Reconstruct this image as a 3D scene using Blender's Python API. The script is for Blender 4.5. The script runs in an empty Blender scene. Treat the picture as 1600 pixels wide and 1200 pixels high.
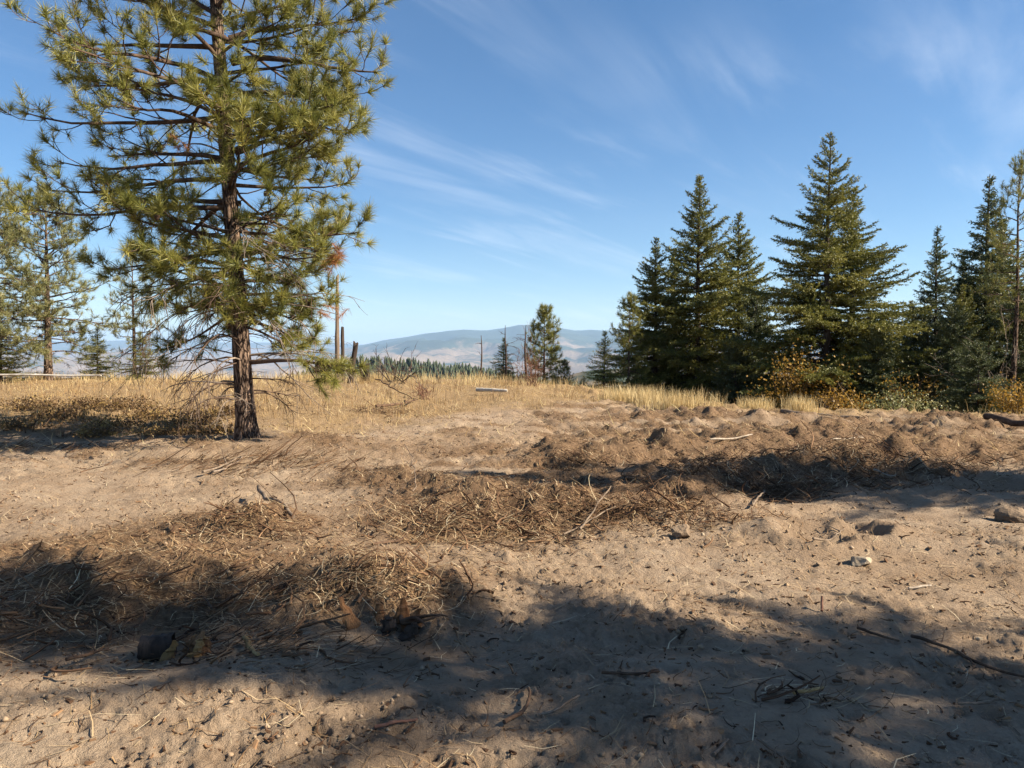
import bpy, math
import numpy as np
from mathutils import Vector

# ------------------------------------------------------------------ camera, sky, sun, exposure
scene = bpy.context.scene
COL = scene.collection
CAM_Z = 1.6
F_PX = 1200.0                      # focal length for a 1600 px wide picture
PITCH = math.atan(55.0 / F_PX)     # looks slightly down
cam_data = bpy.data.cameras.new("camera")
cam_data.sensor_width = 36.0
cam_data.lens = 36.0 * F_PX / 1600.0
cam_data.clip_start = 0.05
cam_data.clip_end = 120000.0
cam = bpy.data.objects.new("camera", cam_data)
COL.objects.link(cam)
cam.location = (0, 0, CAM_Z)
cam.rotation_euler = (math.pi / 2 - PITCH, 0, 0)
scene.camera = cam

SUN_EL = math.radians(35.0)
SUN_AZ = math.radians(-11.0)       # to the right (+X), a little behind the camera
sun_vec = Vector((math.cos(SUN_EL) * math.cos(SUN_AZ), math.cos(SUN_EL) * math.sin(SUN_AZ), math.sin(SUN_EL)))
sd = bpy.data.lights.new("sun", 'SUN')
sd.energy = 5.0
sd.angle = math.radians(0.53)
sd.color = (1.0, 0.88, 0.70)
sun = bpy.data.objects.new("sun", sd)
COL.objects.link(sun)
sun.rotation_euler = sun_vec.to_track_quat('Z', 'Y').to_euler()

world = bpy.data.worlds.new("World")
scene.world = world
world.use_nodes = True
wn, wl = world.node_tree.nodes, world.node_tree.links
wn.clear()
w_out = wn.new('ShaderNodeOutputWorld')
w_bg = wn.new('ShaderNodeBackground')
w_bg.inputs['Strength'].default_value = 0.05
sky = wn.new('ShaderNodeTexSky')
sky.sky_type = 'NISHITA'
sky.sun_disc = False
sky.sun_elevation = SUN_EL
sky.sun_rotation = math.pi / 2 - SUN_AZ     # measured clockwise from +Y
sky.altitude = 900.0
sky.air_density = 1.0
sky.dust_density = 0.1
sky.ozone_density = 3.2
tc = wn.new('ShaderNodeTexCoord')
sep = wn.new('ShaderNodeSeparateXYZ')
wl.new(tc.outputs['Generated'], sep.inputs[0])


def wmath(op, a, b=None, c=None):
    n = wn.new('ShaderNodeMath')
    n.operation = op
    for i, v in enumerate((a, b, c)):
        if v is None:
            continue
        if isinstance(v, (int, float)):
            n.inputs[i].default_value = v
        else:
            wl.new(v, n.inputs[i])
    return n.outputs[0]


zc_ = wmath('MAXIMUM', wmath('ADD', sep.outputs['Z'], 0.10), 0.02)
cu = wmath('DIVIDE', sep.outputs['X'], zc_)
cv = wmath('DIVIDE', sep.outputs['Y'], zc_)
comb = wn.new('ShaderNodeCombineXYZ')
wl.new(cu, comb.inputs[0])
wl.new(cv, comb.inputs[1])


def wnoise(scale, rot, loc, sc, detail, rough, dist):
    mp = wn.new('ShaderNodeMapping')
    mp.vector_type = 'TEXTURE'
    mp.inputs['Rotation'].default_value = (0, 0, rot)
    mp.inputs['Location'].default_value = loc
    mp.inputs['Scale'].default_value = sc
    wl.new(comb.outputs[0], mp.inputs[0])
    n = wn.new('ShaderNodeTexNoise')
    n.inputs['Scale'].default_value = scale
    n.inputs['Detail'].default_value = detail
    n.inputs['Roughness'].default_value = rough
    n.inputs['Distortion'].default_value = dist
    wl.new(mp.outputs[0], n.inputs['Vector'])
    return n.outputs['Fac']


def wramp(v, lo, hi):
    n = wn.new('ShaderNodeMapRange')
    n.interpolation_type = 'SMOOTHSTEP'
    n.inputs[1].default_value = lo
    n.inputs[2].default_value = hi
    wl.new(v, n.inputs[0])
    return n.outputs[0]


streak = wnoise(1.0, math.radians(52), (3.1, 7.4, 0), (2.3, 0.42, 1), 7.0, 0.60, 0.6)
patch = wnoise(0.42, 0.3, (1.7, 0.4, 0), (1, 1, 1), 3.0, 0.5, 0.3)
cirrus = wmath('MULTIPLY', wramp(streak, 0.47, 0.76), wramp(patch, 0.36, 0.60))
veil = wmath('MULTIPLY', wramp(patch, 0.3, 0.8), 0.05)
cloud = wmath('MINIMUM', wmath('ADD', wmath('MULTIPLY', cirrus, 0.34), veil), 0.8)
mixc = wn.new('ShaderNodeMix')
mixc.data_type = 'RGBA'
wl.new(cloud, mixc.inputs[0])
hsv = wn.new('ShaderNodeHueSaturation')
hsv.inputs['Saturation'].default_value = 1.2
wl.new(sky.outputs[0], hsv.inputs['Color'])
wl.new(hsv.outputs[0], mixc.inputs[6])
mixc.inputs[7].default_value = (7.6, 8.2, 9.0, 1)
wl.new(mixc.outputs[2], w_bg.inputs['Color'])
wl.new(w_bg.outputs[0], w_out.inputs['Surface'])

scene.view_settings.view_transform = 'Standard'
scene.view_settings.look = 'None'
scene.view_settings.exposure = 1.55
scene.view_settings.gamma = 1.0
scene.view_settings.use_curve_mapping = False
scene.render.engine = 'CYCLES'
scene.cycles.use_denoising = True
scene.cycles.max_bounces = 6
scene.cycles.diffuse_bounces = 3
scene.cycles.volume_bounces = 1
scene.cycles.transparent_max_bounces = 8

# ------------------------------------------------------------------ noise and height field
_rs = np.random.RandomState(7)
_PERM = _rs.permutation(4096)
_GA = _rs.rand(4096) * 2 * np.pi
_GX, _GY = np.cos(_GA), np.sin(_GA)


def perlin(x, y, seed=0):
    x = np.asarray(x, float) + seed * 17.31
    y = np.asarray(y, float) - seed * 9.73
    xi = np.floor(x).astype(np.int64)
    yi = np.floor(y).astype(np.int64)
    xf, yf = x - xi, y - yi
    u = xf * xf * xf * (xf * (xf * 6 - 15) + 10)
    v = yf * yf * yf * (yf * (yf * 6 - 15) + 10)

    def g(ix, iy, fx, fy):
        h = _PERM[(_PERM[ix & 4095] + iy) & 4095]
        return _GX[h] * fx + _GY[h] * fy
    a = g(xi, yi, xf, yf)
    b = g(xi + 1, yi, xf - 1, yf)
    c = g(xi, yi + 1, xf, yf - 1)
    d = g(xi + 1, yi + 1, xf - 1, yf - 1)
    return ((a * (1 - u) + b * u) * (1 - v) + (c * (1 - u) + d * u) * v) * 1.5


def fbm(x, y, octaves=4, seed=0, gain=0.5):
    s, a = 0, 1.0
    for i in range(octaves):
        s = s + a * perlin(np.asarray(x) * 2 ** i, np.asarray(y) * 2 ** i, seed + i)
        a *= gain
    return s


def sstep(a, b, x):
    t = np.clip((np.asarray(x, float) - a) / (b - a), 0, 1)
    return t * t * (3 - 2 * t)


def px_X(px, d):
    return (px - 800.0) / F_PX * d


YC_X = [-20, -3, 0, 2, 4, 6, 12, 20]
YC = [28, 27, 26, 24, 20, 18.3, 17.2, 17]
ZC = [.5, .5, .5, .36, .27, .12, .05, .05]


def seg_dist(x, y, pts):
    best = np.full(np.shape(x), 1e9)
    for (x0, y0), (x1, y1) in zip(pts[:-1], pts[1:]):
        dx, dy = x1 - x0, y1 - y0
        t = np.clip(((x - x0) * dx + (y - y0) * dy) / (dx * dx + dy * dy), 0, 1)
        best = np.minimum(best, np.hypot(x - x0 - t * dx, y - y0 - t * dy))
    return best


def coarse(x, y):
    """the lie of the land without its small relief"""
    x = np.asarray(x, float)
    y = np.asarray(y, float)
    yc = np.interp(x, YC_X, YC)
    zc = np.interp(x, YC_X, ZC)
    z = zc * sstep(6.5, 1.0, 0) * 0 + zc * sstep(0, 1, (y - 6.5) / (yc - 6.5))
    d = np.maximum(y - yc, 0)
    fall = np.where(d < 33, 0.02 * d + 0.004 * d * d, 0.02 * 33 + 0.004 * 33 * 33 + 0.28 * (d - 33))
    steep = 1 + 1.2 * sstep(1, 7, x)            # the right side drops sooner
    fall = np.where(d < 33, 0.02 * d * steep * 1.6 + 0.004 * d * d, fall + 0.02 * 33 * (steep * 1.6 - 1))
    z = z - fall
    r = np.hypot(x, y)
    az = np.degrees(np.arctan2(x, np.maximum(y, 1e-6)))
    pxa = 800 + F_PX * np.tan(np.radians(np.clip(az, -60, 60)))
    # valley and far slopes
    prof = np.interp(pxa, [-400, 200, 420, 480, 540, 570, 600, 640, 665, 700, 725, 760, 790, 815, 835, 870, 900, 925, 950, 1010, 1100, 1206, 1400, 1700, 2200],
                     [-60, -160, -160, -60, 20, 90, 190, 270, 340, 385, 425, 405, 470, 545, 505, 470, 400, 425, 385, 330, 300, 330, 380, 300, 300])
    floor = -390 + 40 * perlin(x / 2500, y / 2500, 3)
    t = np.clip((r - 5500) / 11500, 0, 1)
    far = floor + (prof - floor) * t ** 1.15
    rel = fbm(x / 1900, y / 1900, 4, 5)
    ridg = (0.45 - np.abs(fbm(x / 1300, y / 1500, 4, 21))) 
    far = far + (140 * rel + 260 * ridg) * np.clip(t * 4, 0.15, 1) * np.clip((1 - t) * 3.0, 0.02, 1)
    back = np.interp(pxa, [-400, 0, 130, 240, 300, 350, 420, 470, 520, 560, 600, 660, 800], [200, 240, 200, 250, 300, 190, 200, 170, 210, 150, 120, 60, -200])
    back = back + 25 * fbm(x / 2200, y / 2200, 3, 41)
    far = np.where(r > 17000, np.maximum(prof - (r - 17000) * 0.12, -400), far)
    far = np.maximum(far, back - np.abs(r - 24500) * 0.10)
    z = np.where(y > 0, np.maximum(z, np.where(r > 300, far, -1e9)), 0.0)
    # wooded spur and bare spur beyond the crest
    sp1 = np.interp(x, [-330, -235, -175, -140, -100, -50, 0, 60, 120, 250], [-90, -40, -15, -12, -14, -19, -25, -35, -48, -100]) - np.abs(y - 700) * 0.30 + 4 * perlin(x / 60, y / 60, 8)
    sp2 = np.interp(x, [-100, 40, 90, 140, 300, 700, 1500], [-140, -72, -50, -36, -28, -20, -20]) - np.abs(y - 1350) * 0.24 + 9 * fbm(x / 160, y / 160, 3, 9)
    z = np.where(y > 100, np.maximum(z, np.maximum(sp1, sp2)), z)
    return z


BERM = [(-1.7, 9.3), (-0.95, 8.5), (-0.3, 7.7), (0.9, 7.7), (1.7, 8.4), (2.8, 9.3), (4.2, 10.2), (5.6, 11.2), (7.2, 12)]
BERM2 = [(0.9, 10.6), (2.2, 11.4), (4.0, 12.4), (6.2, 13.2)]
HEAPS = [  # x, y, radius, height
    (-2.25, 6.75, .45, .15), (-2.75, 6.6, .5, .06), (-0.45, 7.45, .85, .10), (0.2, 7.5, .6, .10), (-3.2, 4.9, .8, .11), (-2.3, 4.75, .6, .08),
    (-2.6, 5.7, .7, .08), (-0.75, 4.85, .5, .13), (-1.35, 5.35, .8, .10), (2.35, 6.55, .40, .10), (3.15, 6.5, .42, .12), (-4.3, 12.2, 1.3, .10),
    (-2.0, 12.0, 1.1, .06), (0.6, 11.2, .45, .16), (4.2, 5.9, .6, .10), (5.1, 8.0, .7, .10), (1.45, 7.15, .16, .08), (-3.6, 6.2, .8, .10),
    (-1.6, 3.55, .9, .09), (.25, 3.4, .5, .04), (1.0, 3.15, .7, .08), (5.0, 15.2, .5, .16), (6.3, 15.6, .7, .15), (3.9, 15.6, .5, .14), (8.6, 15.0, .7, .2), (10.2, 14.5, .8, .24), (7.5, 13.2, .4, .16), (9.0, 12.2, .5, .15)]
PITS = [(2.55, 6.42, .26, .11), (2.98, 6.45, .17, .15), (3.03, 6.75, .13, .10), (-2.0, 4.35, .7, .08), (-0.2, 3.95, .8, .06), (1.3, 7.9, .5, .08), (2.9, 8.55, .6, .09), (4.3, 9.3, .7, .08)]
_hr = np.random.RandomState(11)
DIMPLES = []
for _ in range(760):
    yy = 2.2 + 9.0 * _hr.rand() ** 1.5
    xx = (_hr.rand() - .5) * 1.45 * yy + .25 * yy * _hr.rand()
    DIMPLES.append((xx, yy, .016 + .028 * _hr.rand() ** 1.5, .02 + .035 * _hr.rand()))


def grassy(x, y):
    """0 bare soil .. 1 standing dry grass"""
    edge = np.interp(x, [-30, -9, -5.8, -4.2, -2.5, -0.5, 1.5, 3.0, 3.8, 5, 30], [13.2, 13.2, 13.3, 13.2, 14.6, 16.6, 18.2, 18.8, 18.2, 17.2, 17.0])
    e = edge + 1.1 * fbm(np.asarray(x) / 1.7, np.asarray(y) / 1.7, 3, 31)
    return sstep(-2.2, 2.2, y - e)


def brush(x, y):
    """how much torn-up roots and straw lies here"""
    x = np.asarray(x, float)
    y = np.asarray(y, float)
    b = np.exp(-(seg_dist(x, y, BERM) / .62) ** 2) * (.7 + .6 * sstep(-.5, 1.5, x)) + .9 * np.exp(-(seg_dist(x, y, BERM2) / .8) ** 2)
    for i, (hx, hy, r, _h) in enumerate(HEAPS[:9]):
        b = b + (.9 if i in (0, 2, 3) else .45) * np.exp(-((x - hx) ** 2 + (y - hy) ** 2) / (r * r * 1.4))
    b = b + .4 * np.exp(-((x + 3.4) / 1.1) ** 2 - ((y - 5.1) / 1.2) ** 2) + .5 * np.exp(-((x + 2.2) / 2.2) ** 2 - ((y - 11.6) / 1.0) ** 2)
    band = sstep(0, .9, y - (6.5 + .45 * x)) * sstep(-1.8, -.2, x) * (1 - sstep(0, 1.6, y - (9.6 + 4.0 * np.maximum(x - .2, 0)))) * (1 - sstep(16, 18, y))
    b = b + band * np.clip(.42 + .9 * fbm(x / .9, y / .8, 3, 63), .08, 1)
    b = b + (.30 + .35 * sstep(8.5, 11, y)) * sstep(.0, .55, fbm(x / 1.4, y / 1.1, 3, 61)) + .12 * sstep(9, 11.5, y) * sstep(-2.5, .5, x)
    return np.clip(b, 0, 1)


def height(x, y, fine=True):
    x = np.asarray(x, float)
    y = np.asarray(y, float)
    z = coarse(x, y)
    near = (1 - sstep(35, 60, np.hypot(x, y)))
    n = .05 * fbm(x / 2.2, y / 2.2, 3, 1)
    g = grassy(x, y)
    n = n + .10 * np.exp(-(seg_dist(x, y, BERM) / .36) ** 2) * (1 + .8 * fbm(x * 1.6, y * 1.6, 2, 13)) * (1.3 + .3 * sstep(.5, 2.5, x))
    n = n + .16 * np.exp(-(seg_dist(x, y, BERM2) / .45) ** 2) * (1 + fbm(x * 1.2, y * 1.2, 2, 15))
    for hx, hy, r, hh in HEAPS:
        n = n + hh * np.exp(-(((x - hx) ** 2 + (y - hy) ** 2) / (r * r)) ** 1.2)
    for hx, hy, r, hh in PITS:
        q = np.hypot(x - hx, y - hy) / r
        n = n - hh * np.exp(-q ** 3) + .25 * hh * np.exp(-((q - 1.45) / .35) ** 2)
    # bank where the cleared strip meets the grass on the left
    n = n + .16 * g * sstep(-2.0, -5.0, x) * (1 - sstep(17, 24, y))
    # wheel ruts running across
    rut = seg_dist(x, y, [(-1.5, 6.3), (1.2, 6.7), (3.6, 7.6), (7.5, 9.4)])
    tread = .012 * np.sin(18 * (x + .35 * y) + 2 * perlin(x * 2, y * 2, 4))
    n = n + np.where(rut < .28, (-.03 + tread) * sstep(.28, .18, rut), 0)
    rut = seg_dist(x, y, [(-.6, 10.5), (1.0, 13.5), (.4, 17)])
    n = n + np.where(rut < .3, (-.03 + tread) * sstep(.3, .2, rut), 0)
    if fine:
        n = n + (.020 * fbm(x / .55, y / .55, 3, 2, .55))
        bare = (1 - .7 * g) * (.35 + .95 * sstep(-.35, .45, fbm(x / 1.3, y / 1.0, 3, 33)))
        n = n + bare * .0135 * fbm(x / .09, y / .09, 4, 6, .8)
        cl = np.maximum(fbm(x / .17, y / .17, 2, 25) - .28, 0)
        n = n + bare * .045 * np.minimum(cl, .5) * sstep(-.25, .35, fbm(x / 1.1, y / 1.1, 2, 27))
        n = n + .10 * brush(x, y) * np.maximum(fbm(x / .30, y / .30, 3, 28), -.15) * .8
        n = n + .030 * bare * sstep(7.5, 10, y) * fbm(x / .24, y / .2, 3, 39, .6)
        far_l = sstep(8.2, 10, y) * sstep(.6, 2.5, x)
        n = n + (.085 + .05 * sstep(11, 14, y)) * far_l * np.maximum(fbm(x / .42, y / .34, 4, 29) - .08, -.1)
        sh = np.shape(x)
        xf, yf, nf = x.ravel(), y.ravel(), np.array(n).ravel()
        if xf.size > 2000:
            sel = np.where((np.abs(xf) < 14) & (yf > 1.5) & (yf < 12.5))[0]
            xs, ys = xf[sel], yf[sel]
            order = np.argsort(ys, kind='stable')
            sel, xs, ys = sel[order], xs[order], ys[order]
            for hx, hy, r, hh in DIMPLES:
                a, b = np.searchsorted(ys, (hy - 2.2 * r, hy + 2.2 * r))
                q2 = ((xs[a:b] - hx) / 1.3) ** 2 + (ys[a:b] - hy) ** 2
                nf[sel[a:b]] += -hh * .8 * np.exp(-q2 / (r * r)) + .2 * hh * np.exp(-((np.sqrt(q2) - 1.5 * r) / (.5 * r)) ** 2)
        n = nf.reshape(sh)
    return z + n * near


def ray(px, py):
    """direction of a picture point (1600x1200), world axes"""
    u, v = (px - 800.0) / F_PX, (600.0 - py) / F_PX
    c, s = math.cos(PITCH), math.sin(PITCH)
    return np.array([u, c + v * s, -s + v * c])


def at(px, py, D):
    """point at depth Y = D"""
    d = ray(px, py)
    return np.array([0, 0, CAM_Z]) + d * (D / d[1])


_ts = 1.5 * 1.004 ** np.arange(0, 900)


def gnd(px, py):
    """where a picture point meets the ground"""
    d = ray(px, py)
    P = np.array([0, 0, CAM_Z]) + d[None] * _ts[:, None]
    hz = height(P[:, 0], P[:, 1], False)
    i = int(np.argmax(P[:, 2] < hz))
    if P[i, 2] >= hz[i]:
        i = len(_ts) - 1
    return np.array([P[i, 0], P[i, 1], hz[i]])


def hz1(x, y, fine=False):
    return float(height(np.array([x]), np.array([y]), fine)[0])


# ------------------------------------------------------------------ mesh helpers
def link(o, parent=None):
    COL.objects.link(o)
    if parent is not None:
        o.parent = parent
    return o


def make_mesh(name, V, quads=None, tris=None, mat=None, tint=None, smooth=True):
    V = np.ascontiguousarray(V, dtype=np.float32)
    me = bpy.data.meshes.new(name)
    nq = 0 if quads is None else len(quads)
    nt = 0 if tris is None else len(tris)
    me.vertices.add(len(V))
    me.vertices.foreach_set('co', V.ravel())
    me.loops.add(nq * 4 + nt * 3)
    me.polygons.add(nq + nt)
    li, st = [], []
    if nq:
        li.append(np.asarray(quads).ravel())
        st.append(np.arange(nq) * 4)
    if nt:
        li.append(np.asarray(tris).ravel())
        st.append(nq * 4 + np.arange(nt) * 3)
    me.loops.foreach_set('vertex_index', np.concatenate(li).astype(np.int32))
    me.polygons.foreach_set('loop_start', np.concatenate(st).astype(np.int32))
    me.polygons.foreach_set('use_smooth', np.full(nq + nt, bool(smooth)))
    if tint is not None:
        at_ = me.attributes.new('tint', 'FLOAT', 'POINT')
        at_.data.foreach_set('value', np.asarray(tint, dtype=np.float32))
    me.update(calc_edges=True)
    if mat is not None:
        me.materials.append(mat)
    return me


class MB:
    """collects pieces of one mesh"""

    def __init__(self):
        self.V, self.Q, self.T, self.A, self.n = [], [], [], [], 0

    def add(self, V, Q=None, T=None, tint=0.5):
        V = np.asarray(V, float).reshape(-1, 3)
        if Q is not None and len(Q):
            self.Q.append(np.asarray(Q) + self.n)
        if T is not None and len(T):
            self.T.append(np.asarray(T) + self.n)
        self.V.append(V)
        self.A.append(np.broadcast_to(np.asarray(tint, float), (len(V),)).copy())
        self.n += len(V)

    def tube(self, P, R, k=5, tint=0.5):
        V, Q = tubes(np.asarray(P, float)[None], np.asarray(R, float)[None], k)
        self.add(V, Q, None, tint)

    def mesh(self, name, mat, smooth=True):
        return make_mesh(name, np.concatenate(self.V), np.concatenate(self.Q) if self.Q else None, np.concatenate(self.T) if self.T else None, mat, np.concatenate(self.A), smooth)

    def build(self, name, mat, parent=None, smooth=True):
        return link(bpy.data.objects.new(name, self.mesh(name, mat, smooth)), parent)


def norm(v):
    return v / np.maximum(np.linalg.norm(v, axis=-1, keepdims=True), 1e-9)


def tubes(P, R, k=4):
    """P (N,n,3), R (N,n) -> vertices and quads of N tubes"""
    N, n, _ = P.shape
    T = np.gradient(P, axis=1)
    T = norm(T)
    ref = np.where(np.abs(T[..., 2:3]) > .9, np.array([1., 0, 0]), np.array([0, 0, 1.]))
    A = norm(np.cross(T, ref))
    B = np.cross(T, A)
    th = np.arange(k) * 2 * np.pi / k
    V = P[:, :, None] + R[:, :, None, None] * (A[:, :, None] * np.cos(th)[:, None] + B[:, :, None] * np.sin(th)[:, None])
    idx = np.arange(N * n * k).reshape(N, n, k)
    a, b = idx[:, :-1], idx[:, 1:]
    a2, b2 = np.roll(a, -1, 2), np.roll(b, -1, 2)
    Q = np.stack([a, a2, b2, b], -1).reshape(-1, 4)
    return V.reshape(-1, 3), Q


def blades(P, D, W, tint):
    """flat tapered strips. P (N,n,3) centre lines, W (N,n) half widths, D (N,3) side vectors"""
    N, n, _ = P.shape
    L = P - D[:, None] * W[..., None]
    Rr = P + D[:, None] * W[..., None]
    V = np.stack([L, Rr], 2)
    idx = np.arange(N * n * 2).reshape(N, n, 2)
    Q = np.stack([idx[:, :-1, 0], idx[:, :-1, 1], idx[:, 1:, 1], idx[:, 1:, 0]], -1).reshape(-1, 4)
    return V.reshape(-1, 3), Q, np.repeat(tint, n * 2)


def rand_perp(rng, D):
    r = rng.normal(size=D.shape)
    return norm(np.cross(D, r))


def needles(rng, base, D, length, width, tint):
    """one thin triangle per needle"""
    s = rand_perp(rng, D) * np.asarray(width)[..., None] * .5
    V = np.stack([base - s, base + s, base + D * np.asarray(length)[..., None]], 1).reshape(-1, 3)
    T = np.arange(len(V)).reshape(-1, 3)
    return V, T, np.repeat(tint, 3)


# ------------------------------------------------------------------ materials
def new_mat(name):
    m = bpy.data.materials.new(name)
    m.use_nodes = True
    nt = m.node_tree
    nt.nodes.clear()
    out = nt.nodes.new('ShaderNodeOutputMaterial')
    return m, nt, out


def N(nt, kind, **kw):
    n = nt.nodes.new(kind)
    for k, v in kw.items():
        if k in n.inputs:
            n.inputs[k].default_value = v
        else:
            setattr(n, k, v)
    return n


def ramp(nt, fac, stops):
    r = nt.nodes.new('ShaderNodeValToRGB')
    e = r.color_ramp.elements
    while len(e) < len(stops):
        e.new(0.5)
    for i, (p, c) in enumerate(stops):
        e[i].position = p
        e[i].color = (*c, 1)
    nt.links.new(fac, r.inputs[0])
    return r.outputs[0]


def mixcol(nt, fac, a, b, mode='MIX'):
    m = nt.nodes.new('ShaderNodeMix')
    m.data_type = 'RGBA'
    m.blend_type = mode
    for v, i in ((fac, 0), (a, 6), (b, 7)):
        if isinstance(v, (int, float)):
            m.inputs[i].default_value = v
        elif isinstance(v, tuple):
            m.inputs[i].default_value = (*v, 1)
        else:
            nt.links.new(v, m.inputs[i])
    return m.outputs[2]


def maprange(nt, v, a, b, c=0.0, d=1.0):
    n = nt.nodes.new('ShaderNodeMapRange')
    n.inputs[1].default_value, n.inputs[2].default_value = a, b
    n.inputs[3].default_value, n.inputs[4].default_value = c, d
    nt.links.new(v, n.inputs[0])
    return n.outputs[0]


def tex_noise(nt, vec, scale, detail=4.0, rough=.55, dist=0.0):
    n = N(nt, 'ShaderNodeTexNoise', Scale=scale, Detail=detail, Roughness=rough, Distortion=dist)
    if vec is not None:
        nt.links.new(vec, n.inputs['Vector'])
    return n.outputs['Fac']


def attr(nt, name):
    a = nt.nodes.new('ShaderNodeAttribute')
    a.attribute_name = name
    return a.outputs['Fac']


def leaf_mat(name, stops, trans=.25, rough=.6, spec=.25):
    """colour by the tint of each leaf or blade, with some light passing through"""
    m, nt, out = new_mat(name)
    col = ramp(nt, attr(nt, 'tint'), stops)
    p = N(nt, 'ShaderNodeBsdfPrincipled', Roughness=rough)
    p.inputs['Specular IOR Level'].default_value = spec
    nt.links.new(col, p.inputs['Base Color'])
    if trans > 0:
        t = N(nt, 'ShaderNodeBsdfTranslucent')
        nt.links.new(col, t.inputs['Color'])
        mx = N(nt, 'ShaderNodeMixShader', Fac=trans)
        nt.links.new(p.outputs[0], mx.inputs[1])
        nt.links.new(t.outputs[0], mx.inputs[2])
        nt.links.new(mx.outputs[0], out.inputs[0])
    else:
        nt.links.new(p.outputs[0], out.inputs[0])
    return m


def wood_mat(name, c0, c1, scale=14, stretch=.25, bump=.6, dist=.02):
    m, nt, out = new_mat(name)
    tcn = nt.nodes.new('ShaderNodeTexCoord')
    mp = nt.nodes.new('ShaderNodeMapping')
    mp.inputs['Scale'].default_value = (1, 1, stretch)
    nt.links.new(tcn.outputs['Object'], mp.inputs[0])
    f = tex_noise(nt, mp.outputs[0], scale, 6, .65, .4)
    f2 = tex_noise(nt, mp.outputs[0], scale * .2, 3, .5)
    col = ramp(nt, f, [(.3, c0), (.7, c1)])
    col = mixcol(nt, maprange(nt, f2, .35, .7), col, tuple(np.array(c0) * .75))
    p = N(nt, 'ShaderNodeBsdfPrincipled', Roughness=.9)
    p.inputs['Specular IOR Level'].default_value = .15
    nt.links.new(col, p.inputs['Base Color'])
    b = N(nt, 'ShaderNodeBump', Strength=bump, Distance=dist)
    nt.links.new(f, b.inputs['Height'])
    nt.links.new(b.outputs[0], p.inputs['Normal'])
    nt.links.new(p.outputs[0], out.inputs[0])
    return m


def ground_mat():
    m, nt, out = new_mat('sandy_soil')
    geo = nt.nodes.new('ShaderNodeNewGeometry')
    pos = geo.outputs['Position']
    big = tex_noise(nt, pos, .55, 4, .55, .3)
    mid = tex_noise(nt, pos, 3.2, 6, .65, .2)
    fin = tex_noise(nt, pos, 34, 6, .7)
    grit = tex_noise(nt, pos, 160, 3, .7)
    sand = ramp(nt, mid, [(.25, (.225, .158, .105)), (.5, (.34, .255, .178)), (.78, (.45, .36, .262))])
    sand = mixcol(nt, maprange(nt, big, .38, .66, 0, .55), sand, (.25, .170, .105))
    sand = mixcol(nt, maprange(nt, fin, .50, .72, 0, .55), sand, (.165, .115, .078))
    sand = mixcol(nt, maprange(nt, grit, .62, .75, 0, .4), sand, (.50, .41, .30))
    # torn, root-filled soil and thatch are their own colours
    duff = ramp(nt, fin, [(.3, (.075, .046, .028)), (.55, (.17, .105, .060)), (.75, (.30, .20, .115))])
    thatch = ramp(nt, fin, [(.3, (.14, .090, .048)), (.55, (.28, .19, .098)), (.75, (.42, .32, .175))])
    br = nt.nodes.new('ShaderNodeMath')
    br.operation = 'ADD'
    nt.links.new(attr(nt, 'brush'), br.inputs[0])
    nt.links.new(maprange(nt, mid, .3, .7, -.3, .3), br.inputs[1])
    col = mixcol(nt, maprange(nt, br.outputs[0], .12, .72, 0, .88), sand, duff)
    gr = nt.nodes.new('ShaderNodeMath')
    gr.operation = 'ADD'
    nt.links.new(attr(nt, 'grassy'), gr.inputs[0])
    nt.links.new(maprange(nt, mid, .3, .7, -.25, .25), gr.inputs[1])
    col = mixcol(nt, maprange(nt, gr.outputs[0], .2, .8, 0, .9), col, thatch)
    p = N(nt, 'ShaderNodeBsdfPrincipled', Roughness=.95)
    p.inputs['Specular IOR Level'].default_value = .1
    nt.links.new(col, p.inputs['Base Color'])
    hsum = nt.nodes.new('ShaderNodeMath')
    hsum.operation = 'MULTIPLY_ADD'
    nt.links.new(grit, hsum.inputs[0])
    hsum.inputs[1].default_value = .35
    nt.links.new(fin, hsum.inputs[2])
    b = N(nt, 'ShaderNodeBump', Strength=1.0, Distance=.035)
    nt.links.new(hsum.outputs[0], b.inputs['Height'])
    nt.links.new(b.outputs[0], p.inputs['Normal'])
    nt.links.new(p.outputs[0], out.inputs[0])
    return m


def hill_mat():
    m, nt, out = new_mat('far_slopes')
    geo = nt.nodes.new('ShaderNodeNewGeometry')
    pos = geo.outputs['Position']
    s = nt.nodes.new('ShaderNodeSeparateXYZ')
    nt.links.new(pos, s.inputs[0])
    n1 = tex_noise(nt, pos, .00075, 7, .62, .8)
    n2 = tex_noise(nt, pos, .004, 5, .65, .3)
    fine = tex_noise(nt, pos, .03, 4, .7)
    up = maprange(nt, s.outputs['Z'], -250, 330, -.16, .30)       # woods take over higher up
    a = nt.nodes.new('ShaderNodeMath')
    a.operation = 'ADD'
    nt.links.new(n1, a.inputs[0])
    nt.links.new(up, a.inputs[1])
    b = nt.nodes.new('ShaderNodeMath')
    b.operation = 'MULTIPLY_ADD'
    nt.links.new(n2, b.inputs[0])
    b.inputs[1].default_value = .5
    nt.links.new(a.outputs[0], b.inputs[2])
    grass = ramp(nt, fine, [(.3, (.15, .11, .078)), (.7, (.27, .205, .14))])
    wood = ramp(nt, fine, [(.3, (.022, .034, .022)), (.7, (.06, .075, .045))])
    col = mixcol(nt, maprange(nt, b.outputs[0], .68, .78), grass, wood)
    p = N(nt, 'ShaderNodeBsdfPrincipled', Roughness=1.0)
    p.inputs['Specular IOR Level'].default_value = 0
    nt.links.new(col, p.inputs['Base Color'])
    nt.links.new(p.outputs[0], out.inputs[0])
    return m


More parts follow.
